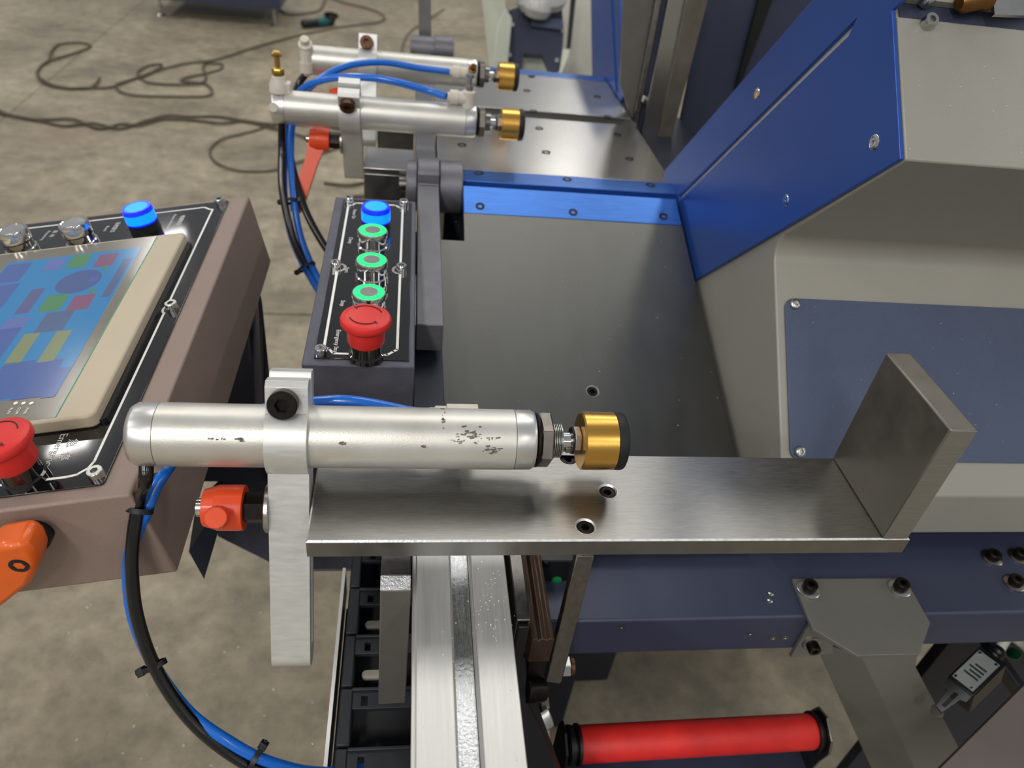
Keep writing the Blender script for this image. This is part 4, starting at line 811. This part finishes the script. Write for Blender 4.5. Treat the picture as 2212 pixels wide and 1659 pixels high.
# angle grinder lying on the floor
ga_, gb_ = PZ(652, 52, .03), PZ(716, 46, .03); gx = (gb_-ga_).normalized(); Lg = (gb_-ga_).length
ag = Thing('angle_grinder', 'black and teal angle grinder lying on the floor', 'power tool', PZ(684, 50, 0))
ag.part('handle', B().lathe(ga_, gx, [(0, .018), (.01, .026), (Lg*.5, .024)], 20), 'black_plastic')
ag.part('motor_body', B().lathe(ga_+gx*Lg*.5, gx, [(0, .027), (Lg*.3, .030), (Lg*.36, .024)], 20), 'teal_plastic')
ag.part('gear_head', B().lathe(ga_+gx*Lg*.86, gx, [(0, .022), (.02, .028), (.045, .022), (.055, 0)], 18).lathe(ga_+gx*(Lg*.86+.03)+Z1*.01, V((0, .6, .8)), [(0, .03), (.02, .03), (.026, .05), (.03, .05)], 20), 'black_plastic')
# cables on the floor
def fcable(label, pts, r=.0055, m='cable_brown'):
    P = [PZ(a, b, r+.0005+.004*(i % 3 == 1)) for i, (a, b) in enumerate(pts)]
    return solo('floor_cable', label, 'cable', B().tube(P, r, 8, 7), m, P[0], angle=60, group='cables lying on the floor')
fcable('dark cable with a figure-eight loop on the floor seam', [(215, 168), (208, 180), (190, 190), (150, 190), (110, 182), (84, 165), (84, 148), (105, 132), (150, 118), (190, 104), (193, 96), (165, 92), (125, 97), (109, 115), (107, 128), (90, 142), (80, 158), (92, 178), (130, 190), (180, 190), (240, 188), (290, 170), (345, 150), (400, 138), (470, 128), (540, 105), (640, 78), (740, 58), (815, 48), (830, 36), (800, 20), (745, 6), (700, -10)])
fcable('brown cable coiled in flat loops on the floor left of the clamps', [(300, 165), (298, 155), (320, 142), (350, 140), (320, 160), (262, 178), (250, 186), (270, 202), (330, 208), (440, 208), (458, 196), (440, 180), (395, 176), (400, 168), (440, 160), (475, 150), (478, 138), (440, 140), (445, 170), (420, 182), (330, 180), (300, 168)])
fcable('pair of twisted cables crossing the floor to the left edge', [(-30, 225), (15, 246), (60, 256), (110, 258), (160, 258), (215, 278), (260, 268), (300, 270), (350, 258), (420, 260), (480, 266), (520, 262), (570, 272), (640, 290), (700, 312)], .006)
fcable('second twisted cable beside the pair crossing the floor', [(-30, 240), (30, 250), (90, 262), (140, 272), (200, 266), (260, 278), (310, 262), (360, 250), (410, 252), (470, 252), (540, 262), (590, 268), (680, 268), (740, 280)], .006)
fcable('thin cable making one large loop on the floor left of the hanging lever', [(745, 262), (690, 268), (600, 270), (540, 285), (480, 300), (455, 322), (460, 345), (490, 362), (530, 370), (590, 368), (640, 352), (700, 330), (760, 310)], .0045)
fcable('grey cable hanging from the cabinet corner onto the floor', [(604, 20), (620, 30), (655, 30), (690, 22), (700, 4), (712, -20)], .006)
fcable('thin cable behind the furthest clamp on the floor', [(960, 20), (920, 45), (885, 70), (870, 100), (868, 140)], .0045)
fcable('dark cable curling on the floor above the small control box', [(700, 395), (750, 400), (790, 395), (815, 402), (800, 420), (760, 425)], .006)
# bright aluminium swarf, too fine to count
def swarf(name, label, fn, n, s):
    b = B()
    for _ in range(n):
        P, up = fn(); k = s*random.uniform(.4, 1.3); a = V((random.uniform(-1, 1), random.uniform(-1, 1), random.uniform(-1, 1))).normalized()*k; c = up.cross(a).normalized()*k*.6
        P = P+up*k*.35
        b.add([P+a, P-a*.6+c, P-a*.5-c, P+up*k*.7], [(0, 1, 2), (0, 3, 1), (1, 3, 2), (2, 3, 0)])
    solo(name, label, 'swarf', b, 'chip_bright', (0, 0, 0), kind='stuff', angle=10)
def on_floor():
    if random.random() < .6: return PZ(random.uniform(150, 780), random.uniform(1180, 1659), 0), Z1
    return PZ(random.uniform(0, 900), random.uniform(80, 700), 0), Z1
swarf('floor_swarf', 'bright aluminium chips scattered over the concrete floor', on_floor, 110, .0028)
def on_tab(): return NT(random.uniform(.05, .335), random.uniform(.06, .38), 0), NT.z
def on_head():
    if random.random() < .6: return HU*(U0+.0022) + HV*random.uniform(.937, 1.086) + X1*random.uniform(.36, .62), HU
    return HU*U1 + HV*random.uniform(1.15, 1.25) + X1*random.uniform(.35, .46), HU
swarf('table_swarf', 'tiny bright aluminium chips sprinkled on the dark sloped table', on_tab, 60, .0007)
swarf('head_swarf', 'tiny bright aluminium chips sprinkled on the grey saw head', on_head, 60, .0006)
def on_rail():
    if random.random() < .6: return V((random.gauss(.062, .006), random.gauss(.315, .018), ZX)), Z1
    return V((random.uniform(.014, .076), random.uniform(.19, .34), ZX if random.random() < .7 else ZX-.0104)), Z1
swarf('rail_swarf', 'fine bright chips lying on the aluminium rail', on_rail, 110, .0007)

solo('shading_pedestal', 'dark navy pedestal added underneath the rail and cable chain to shade the floor', 'pedestal', B().box((xl+.006, .04, 0), (.098, .60, .655)), 'navy_dark', (.03, .32, 0), .003)  # added block, stops light from the left and darkens the chain openings
